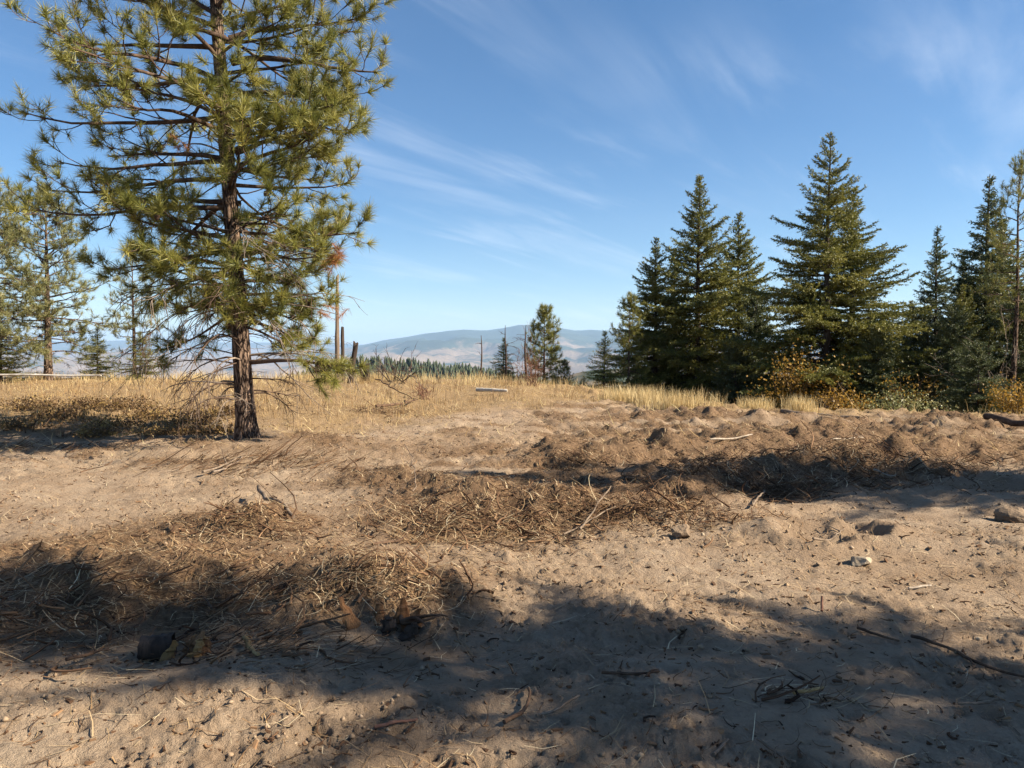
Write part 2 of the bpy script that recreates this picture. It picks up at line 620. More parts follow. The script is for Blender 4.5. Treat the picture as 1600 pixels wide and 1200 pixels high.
def bark_mat():
    m, nt, out = new_mat('plated_pine_bark')
    tcn = nt.nodes.new('ShaderNodeTexCoord')
    mp = nt.nodes.new('ShaderNodeMapping')
    mp.inputs['Scale'].default_value = (1, 1, .24)
    nt.links.new(tcn.outputs['Object'], mp.inputs[0])
    nz = N(nt, 'ShaderNodeTexNoise', Scale=7.0, Detail=4.0)
    nt.links.new(mp.outputs[0], nz.inputs['Vector'])
    wv = nt.nodes.new('ShaderNodeVectorMath')
    wv.operation = 'MULTIPLY_ADD'
    wv.inputs[1].default_value = (.16, .16, .16)
    nt.links.new(nz.outputs['Color'], wv.inputs[0])
    nt.links.new(mp.outputs[0], wv.inputs[2])
    vo = N(nt, 'ShaderNodeTexVoronoi', feature='DISTANCE_TO_EDGE', Scale=17.0)
    nt.links.new(wv.outputs[0], vo.inputs['Vector'])
    fl = tex_noise(nt, mp.outputs[0], 48, 5, .7)
    plate = ramp(nt, fl, [(.3, (.125, .085, .062)), (.55, (.21, .145, .105)), (.75, (.31, .225, .17))])
    col = mixcol(nt, maprange(nt, vo.outputs['Distance'], .02, .16), (.030, .020, .016), plate)
    p = N(nt, 'ShaderNodeBsdfPrincipled', Roughness=.95)
    p.inputs['Specular IOR Level'].default_value = .1
    nt.links.new(col, p.inputs['Base Color'])
    hs = nt.nodes.new('ShaderNodeMath')
    hs.operation = 'MULTIPLY_ADD'
    nt.links.new(fl, hs.inputs[0])
    hs.inputs[1].default_value = .25
    nt.links.new(maprange(nt, vo.outputs['Distance'], .0, .2), hs.inputs[2])
    b = N(nt, 'ShaderNodeBump', Strength=1.0, Distance=.035)
    nt.links.new(hs.outputs[0], b.inputs['Height'])
    nt.links.new(b.outputs[0], p.inputs['Normal'])
    nt.links.new(p.outputs[0], out.inputs[0])
    return m


M = {}
M['ground'] = ground_mat()
M['hill'] = hill_mat()
M['pine_needle'] = leaf_mat('pine_needles', [(0, (.065, .085, .022)), (.5, (.205, .205, .045)), (1, (.36, .31, .08))], .3, .45, .4)
M['pale_needle'] = leaf_mat('pale_pine_needles', [(0, (.11, .13, .055)), (.5, (.22, .22, .085)), (1, (.33, .30, .13))], .3, .5, .4)
M['dead_needle'] = leaf_mat('dead_needles', [(0, (.26, .10, .035)), (1, (.42, .20, .08))], .2)
M['fir_needle'] = leaf_mat('fir_needles', [(0, (.045, .058, .015)), (.5, (.135, .138, .030)), (1, (.26, .235, .055))], .28, .5, .3)
M['blue_needle'] = leaf_mat('dark_fir_needles', [(0, (.034, .050, .024)), (.5, (.080, .098, .038)), (1, (.16, .165, .06))], .2, .5, .3)
M['yellow_leaf'] = leaf_mat('autumn_leaves', [(0, (.12, .075, .018)), (.5, (.27, .155, .025)), (1, (.42, .26, .05))], .35)
M['shrub_leaf'] = leaf_mat('dry_shrub_leaves', [(0, (.060, .036, .018)), (.5, (.15, .088, .036)), (1, (.34, .235, .08))], .25)
M['grass'] = leaf_mat('dry_grass', [(0, (.24, .14, .060)), (.5, (.45, .32, .145)), (1, (.68, .56, .31))], .3)
M['straw'] = leaf_mat('straw_litter', [(0, (.085, .045, .022)), (.35, (.20, .115, .052)), (.7, (.38, .265, .14)), (1, (.58, .47, .30))], .1)
M['root'] = leaf_mat('torn_roots', [(0, (.035, .020, .013)), (.5, (.11, .062, .036)), (1, (.24, .145, .080))], 0, .9, .1)
M['clod'] = leaf_mat('soil_clods', [(0, (.10, .07, .048)), (.6, (.26, .185, .12)), (1, (.33, .25, .175))], 0, .95, .1)
M['bark'] = bark_mat()
M['bark_dark'] = wood_mat('fir_bark', (.045, .034, .027), (.14, .105, .08), 16, .3)
M['dead_wood'] = wood_mat('dead_twigs', (.15, .115, .09), (.34, .275, .22), 30, .3, .3, .005)
M['limb'] = wood_mat('pine_limbs', (.060, .040, .030), (.16, .105, .072), 30, .4, .5, .01)
M['char'] = wood_mat('charred_wood', (.022, .018, .016), (.13, .09, .065), 18, .12, 1.0, .02)
M['snag'] = wood_mat('weathered_snag', (.12, .085, .062), (.30, .235, .18), 20, .1, .8, .01)
M['pale_wood'] = wood_mat('bleached_log', (.26, .21, .16), (.50, .43, .35), 20, .1, .6, .01)
M['white_wood'] = wood_mat('sun_bleached_log', (.48, .43, .36), (.76, .71, .63), 20, .1, .5, .01)
M['rot'] = wood_mat('rotten_wood', (.11, .048, .022), (.33, .175, .080), 22, .15, 1.0, .02)
M['rot_pale'] = wood_mat('pale_rotten_wood', (.25, .15, .06), (.55, .38, .18), 26, .15, 1.0, .02)
M['stick'] = wood_mat('grey_stick', (.12, .085, .06), (.30, .235, .175), 40, .15, .5, .004)
M['brown_stick'] = wood_mat('brown_stick', (.060, .036, .024), (.17, .105, .066), 40, .15, .5, .004)
M['red_stem'] = wood_mat('red_stems', (.14, .065, .045), (.28, .15, .10), 40, .15, .3, .004)
M['rock'] = wood_mat('pale_rock', (.25, .20, .14), (.42, .34, .25), 9, 1.0, .5, .02)
M['rock_grey'] = wood_mat('grey_clod', (.15, .105, .070), (.33, .245, .165), 12, 1.0, 1.0, .03)

# ------------------------------------------------------------------ the ground, one sheet in rings out to the mountains
ang_f = np.radians(np.linspace(-43, 43, 440))
ang_c = np.radians(np.linspace(43, 317, 70))[1:-1]
ANG = np.concatenate([ang_f, ang_c])
R_near = 1.3 * (60 / 1.3) ** np.linspace(0, 1, 580)
R_mid = 60 * (3200 / 60) ** np.linspace(0, 1, 150)
R_far = 3200 * (32000 / 3200) ** np.linspace(0, 1, 150)


def ring_sheet(name, radii, mat, near, centre=False, step=1):
    a = np.concatenate([ang_f[::step], ang_c])
    rr, aa = np.meshgrid(radii, a, indexing='ij')
    X, Y = rr * np.sin(aa), rr * np.cos(aa)
    Z = height(X, Y, near)
    n, k = rr.shape
    idx = np.arange(n * k).reshape(n, k)
    j2 = np.roll(np.arange(k), -1)
    Q = np.stack([idx[:-1, :], idx[:-1, j2], idx[1:, j2], idx[1:, :]], -1)[..., ::-1].reshape(-1, 4)
    V = np.stack([X, Y, Z], -1).reshape(-1, 3)
    T = None
    if centre:
        V = np.concatenate([V, [[0, 0, hz1(0, 0)]]])
        T = np.stack([np.full(k, n * k), idx[0, j2], idx[0]], -1)
    me = make_mesh(name, V, Q, T, mat)
    if near:
        g = grassy(V[:, 0], V[:, 1])
        b = brush(V[:, 0], V[:, 1])
        for nm, vals in (('grassy', g), ('brush', b)):
            A = me.attributes.new(nm, 'FLOAT', 'POINT')
            A.data.foreach_set('value', vals.astype(np.float32))
    o = link(bpy.data.objects.new(name, me))
    o['kind'] = 'structure'
    return o


ground = ring_sheet('ground', R_near, M['ground'], True, True)
hills = ring_sheet('hills', R_mid, M['hill'], False, step=3)
mountains = ring_sheet('mountains', R_far, M['hill'], False, step=3)


def thing(name, label, cat, loc=(0, 0, 0), rotz=0.0, group=None):
    o = bpy.data.objects.new(name, None)
    COL.objects.link(o)
    o.empty_display_size = .2
    o.location = loc
    o.rotation_euler = (0, 0, rotz)
    return tag(o, label, cat, group)


def tag(o, label, cat, group=None, kind=None):
    if label:
        o['label'] = label
    if cat:
        o['category'] = cat
    if group:
        o['group'] = group
    if kind:
        o['kind'] = kind
    return o


# ------------------------------------------------------------------ tree builders
def curve(p0, az, el0, el1, L, n, rng, wob=.08, el_mid=None):
    """a limb as a polyline: elevation runs from el0 to el1 (radians)"""
    t = np.linspace(0, 1, n)
    if el_mid is None:
        el = el0 + (el1 - el0) * t
    else:
        el = np.interp(t, [0, .55, 1], [el0, el_mid, el1])
    a = az + np.cumsum(rng.normal(0, wob, n))
    el = el + np.cumsum(rng.normal(0, wob * .7, n))
    st = np.stack([np.cos(el) * np.cos(a), np.cos(el) * np.sin(a), np.sin(el)], -1) * (L / (n - 1))
    P = np.concatenate([[np.zeros(3)], np.cumsum(st, 0)[:-1]]) + np.asarray(p0)
    return P


def lerp_poly(P, t):
    x = t * (len(P) - 1)
    i = min(int(x), len(P) - 2)
    f = x - i
    p = P[i] * (1 - f) + P[i + 1] * f
    d = P[i + 1] - P[i]
    return p, d / max(np.linalg.norm(d), 1e-9)


def az_el(d):
    return math.atan2(d[1], d[0]), math.asin(max(-1, min(1, d[2])))


def tuft(rng, nb, tip, d, count, ln, width, tone):
    th = np.radians(rng.uniform(8, 85, 2 * count))
    ph = rng.uniform(0, 2 * np.pi, 2 * count)
    a = np.cross(d, [0.3, .2, 1.0])
    a = a / max(np.linalg.norm(a), 1e-6)
    b = np.cross(d, a)
    D = d * np.cos(th)[:, None] + (a * np.cos(ph)[:, None] + b * np.sin(ph)[:, None]) * np.sin(th)[:, None]
    count = int(count * rng.uniform(.45, 1.35))
    th, ph = th[:count], ph[:count]
    D = D[:count]
    base = tip - d * rng.uniform(0, rng.uniform(.05, .24), count)[:, None]
    V, T, A = needles(rng, base, norm(D), ln * rng.uniform(.75, 1.15, count), np.full(count, width), np.clip(tone + rng.normal(0, .16, count), 0, 1))
    nb.add(V, None, T, A)


def pine_branch(rng, wb, nb, p0, az, el0, el1, L, r0, nsub, dens, ln=.17, nw=.0055, start=.3, el_mid=None, tone=.5):
    P = curve(p0, az, el0, el1, L, 10, rng, .10, el_mid)
    R = r0 * (1 - .82 * np.linspace(0, 1, 10))
    wb.tube(P, R, 6)
    ends = []
    side = 1
    for i in range(nsub):
        t = start + (1 - start) * (i + rng.rand() * .7) / nsub
        t = min(t, .98)
        p, d = lerp_poly(P, t)
        a, e = az_el(d)
        side = -side
        l = L * (.16 + .30 * (1.05 - t)) * rng.uniform(.7, 1.25)
        a2 = a + side * rng.uniform(.5, 1.1)
        e2 = np.clip(e + rng.uniform(-.45, .5), -1.0, 1.2)
        S = curve(p, a2, e2, e2 + rng.uniform(.1, .8), l, 6, rng, .16)
        rs = max(r0 * (1 - .8 * t) * .5, .006)
        wb.tube(S, np.linspace(rs, .005, 6), 4)
        ends.append((S[-1], norm(S[-1] - S[-2])))
        for _ in range(rng.randint(2, 4)):
            tt = rng.uniform(.35, .95)
            p2, d2 = lerp_poly(S, tt)
            a3, e3 = az_el(d2)
            W = curve(p2, a3 + rng.choice([-1, 1]) * rng.uniform(.4, 1.2), np.clip(e3 + rng.uniform(-.6, .6), -1.2, 1.2), np.clip(e3 + rng.uniform(.2, 1.0), -1, 1.4), rng.uniform(.16, .42), 5, rng, .2)
            wb.tube(W, np.linspace(.007, .0045, 5), 3)
            ends.append((W[-1], norm(W[-1] - W[-2])))
    ends.append((P[-1], norm(P[-1] - P[-2])))
    for p, d in ends:
        tuft(rng, nb, p, norm(d + np.array([0, 0, .15])), dens, ln * rng.uniform(.8, 1.15), nw, np.clip(tone + rng.normal(0, .15), .1, .9))
    return [p - d * .10 for p, d in ends]


def trunk_mesh(rng, mb, pts, radii, k=20, rings=60, rough=.10, flare=.0, sc=3.0):
    pts, radii = np.asarray(pts, float), np.asarray(radii, float)
    t = np.linspace(0, 1, rings)
    s = np.linspace(0, 1, len(pts))
    P = np.stack([np.interp(t, s, pts[:, i]) for i in range(3)], -1)
    R = np.interp(t, s, radii)
    R = R * (1 + flare * np.exp(-t * rings / 5.0))
    th = np.arange(k) * 2 * np.pi / k
    H = P[:, 2:3]
    nz = fbm(np.cos(th)[None] * sc + 7, np.sin(th)[None] * sc + H * .9, 3, 71) + .6 * np.abs(perlin(th[None] * k / 6.3 * .5 + 0 * H, H * 1.6 + th[None] * 3, 72))
    rr = R[:, None] * (1 + rough * nz)
    V = np.stack([P[:, 0:1] + rr * np.cos(th), P[:, 1:2] + rr * np.sin(th), np.repeat(H, k, 1)], -1).reshape(-1, 3)
    idx = np.arange(rings * k).reshape(rings, k)
    j2 = np.roll(np.arange(k), -1)
    Q = np.stack([idx[:-1], idx[:-1, j2], idx[1:, j2], idx[1:]], -1).reshape(-1, 4)
    mb.add(V, Q)


def dead_branch(rng, wb, p0, az, el0, el1, L, r0, nsub):
    P = curve(p0, az, el0, el1, L, 9, rng, .12)
    wb.tube(P, r0 * (1 - .85 * np.linspace(0, 1, 9)), 5)
    for i in range(nsub):
        t = rng.uniform(.2, .97)
        p, d = lerp_poly(P, t)
        a, e = az_el(d)
        S = curve(p, a + rng.choice([-1, 1]) * rng.uniform(.4, 1.3), e + rng.uniform(-.6, .5), e - rng.uniform(-.2, 1.2), L * rng.uniform(.15, .42), 6, rng, .22)
        wb.tube(S, np.linspace(max(r0 * .38, .005), .0028, 6), 3)
        if rng.rand() < .8:
            p2, d2 = lerp_poly(S, rng.uniform(.3, .8))
            a3, e3 = az_el(d2)
            W = curve(p2, a3 + rng.choice([-1, 1]) * rng.uniform(.4, 1.3), e3, e3 - rng.uniform(-.3, 1.0), L * rng.uniform(.1, .25), 5, rng, .25)
            wb.tube(W, np.linspace(.0045, .0025, 5), 3)
    return P


# ------------------------------------------------------------------ the big pine
def big_pine():
    rng = np.random.RandomState(5)
    base = gnd(386, 684)
    D = base[1]
    root = thing('pine_tree', 'tall pine with bushy green needle tufts and bare twiggy lower limbs', 'tree', tuple(base))
    s = D / F_PX
    H = 11.4

    def trunk_x(z):
        return -0.052 * z - .0006 * z * z

    def trunk_r(z):
        return np.interp(z, [-.3, 0, .3, 1.2, 2.2, 4.5, 7.8, 10, H], [.23, .195, .150, .128, .118, .100, .070, .042, .012])
    zs = np.concatenate([np.linspace(-.3, 2, 30), np.linspace(2.1, H, 60)])
    mb = MB()
    trunk_mesh(rng, mb, [(trunk_x(z), .02 * math.sin(z), z) for z in zs], [float(trunk_r(z)) for z in zs], 30, 150, .13, .12)
    mb.build('trunk', M['bark'], root)
    # live limbs: reach to each side as in the crown's outline
    zl = [0, 1.7, 2.7, 3.3, 4.0, 4.8, 5.6, 6.6, 7.6, 8.6, 9.6, 10.6, 11.4]
    left = [0, 1.4, 1.9, 2.6, 2.8, 3.0, 3.05, 3.0, 3.4, 3.1, 2.3, 1.3, .5]
    right = [0, 1.4, 1.75, 2.1, 2.35, 2.35, 2.2, 2.0, 2.8, 2.9, 2.1, 1.2, .5]
    tips = []
    n = 98
    gold = 2.39996
    for i in range(n):
        f = (i + .5) / n
        z = 1.75 + (H - 2.15) * f ** 1.2
        az = i * gold + rng.normal(0, .5)
        c = math.cos(az)
        wl_ = np.interp(z, zl, left)
        wr_ = np.interp(z, zl, right)
        L = (wr_ if c > 0 else wl_) * rng.uniform(.72, 1.02)
        if math.sin(az) < -.5:
            L *= .85
        el = np.interp(z, [2, 3.5, 5.5, 8, 11], [-.18, 0.0, .14, .36, .8]) + rng.normal(0, .24)
        sparse = .8 if (c < -.3 and 4 < z < 7) else 1.0
        wb, nb = MB(), MB()
        p0 = (trunk_x(z), 0, z)
        tips += pine_branch(rng, wb, nb, p0, az, el, el + rng.uniform(-.15, .4), L, np.interp(L, [.4, 3.3], [.018, .052]), int((4.6 + 1.8 * L) * sparse), int(84 * sparse), .19, .0085, .22, el - .12, tone=.52)
        b = wb.build('branch', M['limb'], root)
        nb.build('needles', M['pine_needle'], b, False)
    # limbs that stand out one by one: (start px, end px, depth offset)
    special = [((350, 132), (62, 60), -.1, .05, 9, 1), ((362, 98), (590, 6), -.2, .055, 10, 1), ((375, 318), (120, 300), .2, .05, 8, 1),
               ((372, 375), (175, 345), -1.2, .045, 10, 1), ((380, 400), (570, 350), .3, .05, 9, 1), ((375, 420), (200, 375), -1.5, .04, 9, 1), ((352, 60), (235, 15), -.8, .045, 9, 1), ((368, 190), (290, 150), -1.6, .04, 9, 1), ((372, 260), (470, 200), -1.5, .04, 9, 1), ((358, 60), (575, 15), .5, .045, 11, 1), ((362, 150), (530, 100), .4, .04, 9, 1), ((368, 240), (570, 180), .2, .04, 10, 1), ((366, 250), (80, 205), .3, .045, 11, 1), ((362, 190), (110, 115), .6, .04, 10, 1)]
    for (a, e, dy, r0, ns, _x) in special:
        A = at(a[0], a[1], D) - base
        E = at(e[0], e[1], D + dy) - base
        v = E - A
        L = np.linalg.norm(v)
        az, el = az_el(v / L)
        L *= .84 if e[0] < 400 else .95
        wb, nb = MB(), MB()
        pine_branch(rng, wb, nb, A, az, el, el + .12, L, r0, ns, 90, .19, .0085, .35, el - .05, tone=.56)
        b = wb.build('branch', M['limb'], root)
        nb.build('needles', M['pine_needle'], b, False)
    # the low right-hand limb that ends in a bright green bunch
    A = at(392, 566, D) - base
    E = at(494, 588, D - .5) - base
    wb, nb = MB(), MB()
    P = curve(A, math.atan2((E - A)[1], (E - A)[0]), .05, -.12, np.linalg.norm(E - A), 9, rng, .06)
    wb.tube(P, np.linspace(.045, .018, 9), 6)
    for k in range(26):
        S = curve(P[-1 - rng.randint(0, 3)], math.atan2((E - A)[1], (E - A)[0]) + rng.normal(0, .8), rng.uniform(-1.2, .6), rng.uniform(-1.1, .6), rng.uniform(.18, .62), 5, rng, .15)
        wb.tube(S, np.linspace(.010, .005, 5), 4)
        tuft(rng, nb, S[-1], norm(S[-1] - S[-2]), 95, .19, .0085, .62)
    b = wb.build('branch', M['limb'], root)
    nb.build('needles', M['pine_needle'], b, False)
    # brown dead bunches
    for (px, py, dy) in ((520, 405, -.6), (506, 418, -.4), (525, 398, -.8), (528, 492, -.2), (272, 232, -.8)):
        c = at(px, py, D + dy) - base
        nb, wb = MB(), MB()
        A = np.array([trunk_x(c[2] + .2), 0, c[2] + .1])
        P = np.array([A + (c - A) * t + np.array([0, 0, .12 * math.sin(t * 3.1)]) for t in np.linspace(0, 1, 7)])
        wb.tube(P, np.linspace(.02, .005, 7), 4)
        for _ in range(3):
            tuft(rng, nb, c + rng.normal(0, .07, 3), norm(np.array([rng.normal(), rng.normal(), -.6])), 70, .15, .0055, .5)
        b = wb.build('dead_branch', M['dead_wood'], root)
        b['label'] = 'dead limb with rust-brown needles'
        nb.build('dead_needles', M['dead_needle'], b, False)
    # bare twiggy limbs low on the trunk
    for i in range(58):
        z = rng.uniform(.55, 3.6)
        az = i * gold + rng.normal(0, .3)
        L = np.interp(z, [.5, 1.3, 2.2, 3.3], [.8, 1.8, 2.1, 1.7]) * rng.uniform(.6, 1.1)
        wb = MB()
        r = float(trunk_r(z)) * .8
        dead_branch(rng, wb, (trunk_x(z) + r * math.cos(az), r * math.sin(az), z), az, rng.uniform(-.1, .35), rng.uniform(-1.2, -.35), L, rng.uniform(.011, .021), rng.randint(7, 13))
        wb.build('dead_branch', M['dead_wood'] if rng.rand() < .6 else M['limb'], root)
    # cones
    cm = MB()
    t = np.linspace(0, 1, 8)
    cm.tube(np.stack([0 * t, 0 * t, -.09 * t], -1), .034 * np.sin(np.pi * (.12 + .83 * t)) * (1 + .18 * (np.arange(8) % 2)), 8)
    cone = cm.mesh('cone', M['brown_stick'])
    for p in tips[::23][:26]:
        o = link(bpy.data.objects.new('cone', cone), root)
        o.location = p - np.array([0, 0, .02])
        o.rotation_euler = (rng.uniform(-.6, .6), rng.uniform(-.6, .6), 0)
        o.scale = (1.1, 1.1, 1.1)
    return root


big_pine()


# ------------------------------------------------------------------ smaller trees: meshes made once for each kind, then copied
def small_pine_meshes(seed, H, nbr, reach, dens, needle, low=.18, r0=.10, gap=.3):
    rng = np.random.RandomState(seed)
    tb, nb = MB(), MB()
    z = np.linspace(-.4, H, 12)
    lean = rng.normal(0, .012)
    trunk_mesh(rng, tb, [(lean * q, .03 * math.sin(q + seed), q) for q in z], [r0 * (1 - .93 * max(q, 0) / H) for q in z], 10, 40, .10, .15)
    for i in range(nbr):
        f = (i + .5) / nbr
        zz = H * (low + (1 - low) * f)
        az = i * 2.39996 + rng.normal(0, .3)
        env = np.interp(f, [0, .25, .6, .85, 1], [.75, 1, .8, .45, .12])
        L = reach * env * rng.uniform(.65, 1.1)
        el = np.interp(f, [0, .5, 1], [-.12, .15, .9]) + rng.normal(0, .12)
        pine_branch(rng, tb, nb, (lean * zz, 0, zz), az, el, el + .5, L, .012 + .012 * L, max(3, int(2.5 + 3.2 * L)), dens, .17, .012, gap, el - .1, tone=.5)
    for i in range(10):
        zz = H * rng.uniform(.06, low + .15)
        dead_branch(rng, tb, (0, 0, zz), rng.uniform(0, 6.28), .1, -.6, reach * rng.uniform(.3, .6), .010, 5)
    return tb.mesh('trunk', M['bark']), nb.mesh('crown', M[needle], False)


def fir_meshes(seed, H, R, needle='fir_needle', gapz=.24, per=6, low=.03, droop=.25, nl=.075, nw=.031, spacing=.0158, ragged=.22, dead_low=0, taper=1.0, lat=.095):
    """conical fir: whorls of limbs, each a flat spray of needle-covered twigs"""
    rng = np.random.RandomState(seed)
    tb, nb = MB(), MB()
    z = np.linspace(-.5, H, 14)
    trunk_mesh(rng, tb, [(.02 * math.sin(q * .8 + seed), .02 * math.cos(q), q) for q in z], [.016 * H * (1 - .97 * max(q, 0) / H) + .004 for q in z], 9, 36, .08, .2)
    zz = H * low
    B, DD, TT, LL = [], [], [], []
    while zz < H * .985:
        f = zz / H
        env = R * (np.interp(f, [0, .12, .3, 1], [.85, 1.0, .86, .03]) if taper == 1.0 else (1 - f) ** taper + .03)
        for j in range(per if f < .85 else max(3, per - 2)):
            az = rng.uniform(0, 2 * np.pi)
            L = max(env * rng.uniform(1 - 2.4 * ragged, 1 + ragged), .06)
            el0 = np.interp(f, [0, .35, .7, 1], [-droop, .02, .38, 1.0]) + rng.normal(0, .10)
            nP = 7
            P = curve((0, 0, zz + rng.uniform(-.1, .1)), az, el0, el0 + .35, L, nP, rng, .05, el0 - .14)
            tb.tube(P, np.linspace(.006 + .010 * L, .003, nP), 4)
            nlat = max(3, int(L / lat) * 2)
            tone0 = rng.normal(.5, .12)
            ts = np.linspace(.16, 1.0, nlat)
            x = ts * (nP - 1)
            ii = np.minimum(x.astype(int), nP - 2)
            fr = (x - ii)[:, None]
            p = P[ii] * (1 - fr) + P[ii + 1] * fr
            d = norm(P[ii + 1] - P[ii])
            sd_ = norm(np.cross(d, [0, 0, 1.0]))
            sgn = np.where(np.arange(nlat) % 2 == 0, 1.0, -1.0)[:, None]
            ld = norm(d * rng.uniform(.5, .95, (nlat, 1)) + sd_ * sgn * rng.uniform(.5, 1.0, (nlat, 1)) + np.array([0, 0, 1.0]) * rng.normal(-.02, .22, (nlat, 1)))
            ll = (.10 + .34 * L * (1.06 - ts) * np.minimum(1, .35 + 2.2 * ts)) * rng.uniform(.6, 1.2, nlat)
            for q in range(nlat):
                m = max(4, int(ll[q] / spacing))
                u = rng.rand(m)
                base = p[q] + ld[q] * (u * ll[q])[:, None] + rng.normal(0, .012, (m, 3))
                base[:, 2] -= .10 * ll[q] * u * u
                dirn = norm(ld[q] * 1.0 + rng.normal(0, .75, (m, 3)))
                B.append(base)
                DD.append(dirn)
                TT.append(np.clip(tone0 + .22 * (u - .4) + rng.normal(0, .14, m), 0, 1))
            # needles along the limb itself
            m = int(L / spacing * .7)
            u = rng.uniform(.25, 1, m) * (nP - 1)
            iu = np.minimum(u.astype(int), nP - 2)
            B.append(P[iu] * (1 - (u - iu)[:, None]) + P[iu + 1] * (u - iu)[:, None])
            DD.append(norm(norm(P[iu + 1] - P[iu]) + rng.normal(0, .7, (m, 3))))
            TT.append(np.clip(tone0 + rng.normal(0, .14, m), 0, 1))
        zz += gapz * rng.uniform(.7, 1.3) * np.interp(f, [0, 1], [1.0, .75])
    B, DD, TT = np.concatenate(B), np.concatenate(DD), np.concatenate(TT)
    V, T, A = needles(rng, B, DD, nl * rng.uniform(.7, 1.25, len(B)), np.full(len(B), nw), TT)
    nb.add(V, None, T, A)
    for i in range(dead_low):
        dead_branch(rng, tb, (0, 0, rng.uniform(.2, H * .22)), rng.uniform(0, 6.28), .1, -.5, R * rng.uniform(.4, .8), .012, 6)
    return tb.mesh('trunk', M['bark_dark']), nb.mesh('crown', M[needle], False)


def plant_tree(name, label, meshes, H0, px, top, D, group, cat='tree', rot=0.0, wide=1.0, sink=.05):
    """stand a tree at depth D so that its stem is under picture column px and its tip at row top"""
    tip = at(px, top, D)
    x, y = tip[0], D
    z = hz1(x, y) - sink
    s = (tip[2] - z) / H0
    root = thing(name, label, cat, (x, y, z), rot, group)
    root.scale = (s * wide, s * wide, s)
    for nm, me in zip(('trunk', 'crown'), meshes):
        link(bpy.data.objects.new(nm, me), root)
    return root


G_R = 'conifers standing along the right-hand edge of the clearing'
fir_big = fir_meshes(101, 9.4, 3.15, 'fir_needle', .29, 8, .04, .16, ragged=.33, dead_low=12)
fir_full = fir_meshes(102, 8.5, 2.75, 'fir_needle', .25, 8, .03, .22, ragged=.30)
fir_mid = fir_meshes(103, 7.5, 2.3, 'fir_needle', .235, 8, .03, .2, ragged=.30)
fir_slim = fir_meshes(104, 7.5, 1.65, 'blue_needle', .22, 8, .03, .1, spacing=.016, ragged=.3)
fir_small = fir_meshes(105, 2.6, 1.0, 'fir_needle', .13, 8, .02, .05, nl=.05, nw=.014, spacing=.013, ragged=.3)
fir_bushy = fir_meshes(106, 4.2, 2.3, 'blue_needle', .20, 8, .02, .1, ragged=.25, taper=.55)

plant_tree('fir_tree', 'tallest fir, with its trunk showing through the open crown', fir_big, 9.4, 1297, 209, 25, G_R, rot=.6)
plant_tree('fir_tree', 'broad olive fir leaning against the back of the tallest fir', fir_full, 8.5, 1334, 292, 25.9, G_R, rot=2.0, wide=1.2)
plant_tree('fir_tree', 'dark pointed fir in the middle of the dense clump', fir_full, 8.5, 1093, 273, 29, G_R, rot=.3)
plant_tree('fir_tree', 'shorter fir on the valley side of the dense clump', fir_mid, 7.5, 1025, 372, 30, G_R, rot=1.2, wide=1.05)
plant_tree('fir_tree', 'fir with light fringe, next to the gap before the tallest fir', fir_mid, 7.5, 1155, 333, 31, G_R, rot=3.1)
plant_tree('fir_tree', 'half-hidden fir squeezed between two firs of the dense clump', fir_slim, 7.5, 1054, 384, 32, G_R, rot=4.0, wide=1.2)
plant_tree('fir_sapling', 'small dark fir at the valley end of the conifer row', fir_small, 2.6, 945, 520, 28, G_R, rot=.4, wide=1.0)
plant_tree('fir_sapling', 'low green sapling peeping over grass at the row\'s valley end', fir_small, 2.6, 912, 588, 27, G_R, rot=1.4, wide=1.5)
plant_tree('fir_tree', 'slender dark fir with a thin spire', fir_slim, 7.5, 1465, 352, 26.5, G_R, rot=.9, wide=.92)
plant_tree('fir_tree', 'tall airy fir near the picture\'s right edge', fir_slim, 7.5, 1547, 272, 27.5, G_R, rot=2.2, wide=1.15)
plant_tree('fir_tree', 'mid-sized fir filling the gap beside the slender spire', fir_mid, 7.5, 1425, 470, 29, G_R, rot=5.0, wide=1.25)
plant_tree('fir_tree', 'low spreading fir below the gap beside the tallest fir', fir_bushy, 4.2, 1182, 470, 28.5, G_R, rot=.2, wide=.62)
plant_tree('fir_tree', 'low fir bough mass at the foot of the tallest fir', fir_bushy, 4.2, 1375, 520, 23.5, G_R, rot=2.7, wide=.85)
plant_tree('fir_tree', 'wide dark bush-shaped fir close to the clearing\'s far corner', fir_bushy, 4.2, 1530, 540, 21.5, G_R, rot=1.5, wide=1.0)
plant_tree('fir_tree', 'mid-height fir behind the bush-shaped fir', fir_mid, 7.5, 1505, 445, 25, G_R, rot=1.9, wide=1.1)
plant_tree('fir_tree', 'fir cut by the picture\'s right edge', fir_mid, 7.5, 1640, 400, 25, G_R, rot=.9, wide=1.1)
plant_tree('fir_tree', 'squat fir low between slender spire and tallest fir', fir_bushy, 4.2, 1450, 520, 25, G_R, rot=.5, wide=.7)
plant_tree('fir_tree', 'dark low fir filling the row beneath the airy tall fir', fir_bushy, 4.2, 1490, 490, 23.5, G_R, rot=3.5, wide=.8)
plant_tree('fir_tree', 'dense low fir under the bare-stemmed edge pine', fir_bushy, 4.2, 1588, 470, 24.5, G_R, rot=4.4, wide=.75)
plant_tree('fir_tree', 'knee-high dark fir boughs in the gap beside the golden shrub', fir_bushy, 4.2, 1150, 530, 26, G_R, rot=2.2, wide=.75)
plant_tree('fir_tree', 'tall fir partly behind the airy fir, at the right', fir_mid, 7.5, 1568, 350, 30, G_R, rot=2.2, wide=1.1)
plant_tree('fir_tree', 'shadowed fir between the slender spire and the airy fir', fir_full, 8.5, 1505, 400, 28, G_R, rot=5.5, wide=.9)
thin_pine = small_pine_meshes(201, 4.2, 30, .8, 34, 'pine_needle', .2, .06)
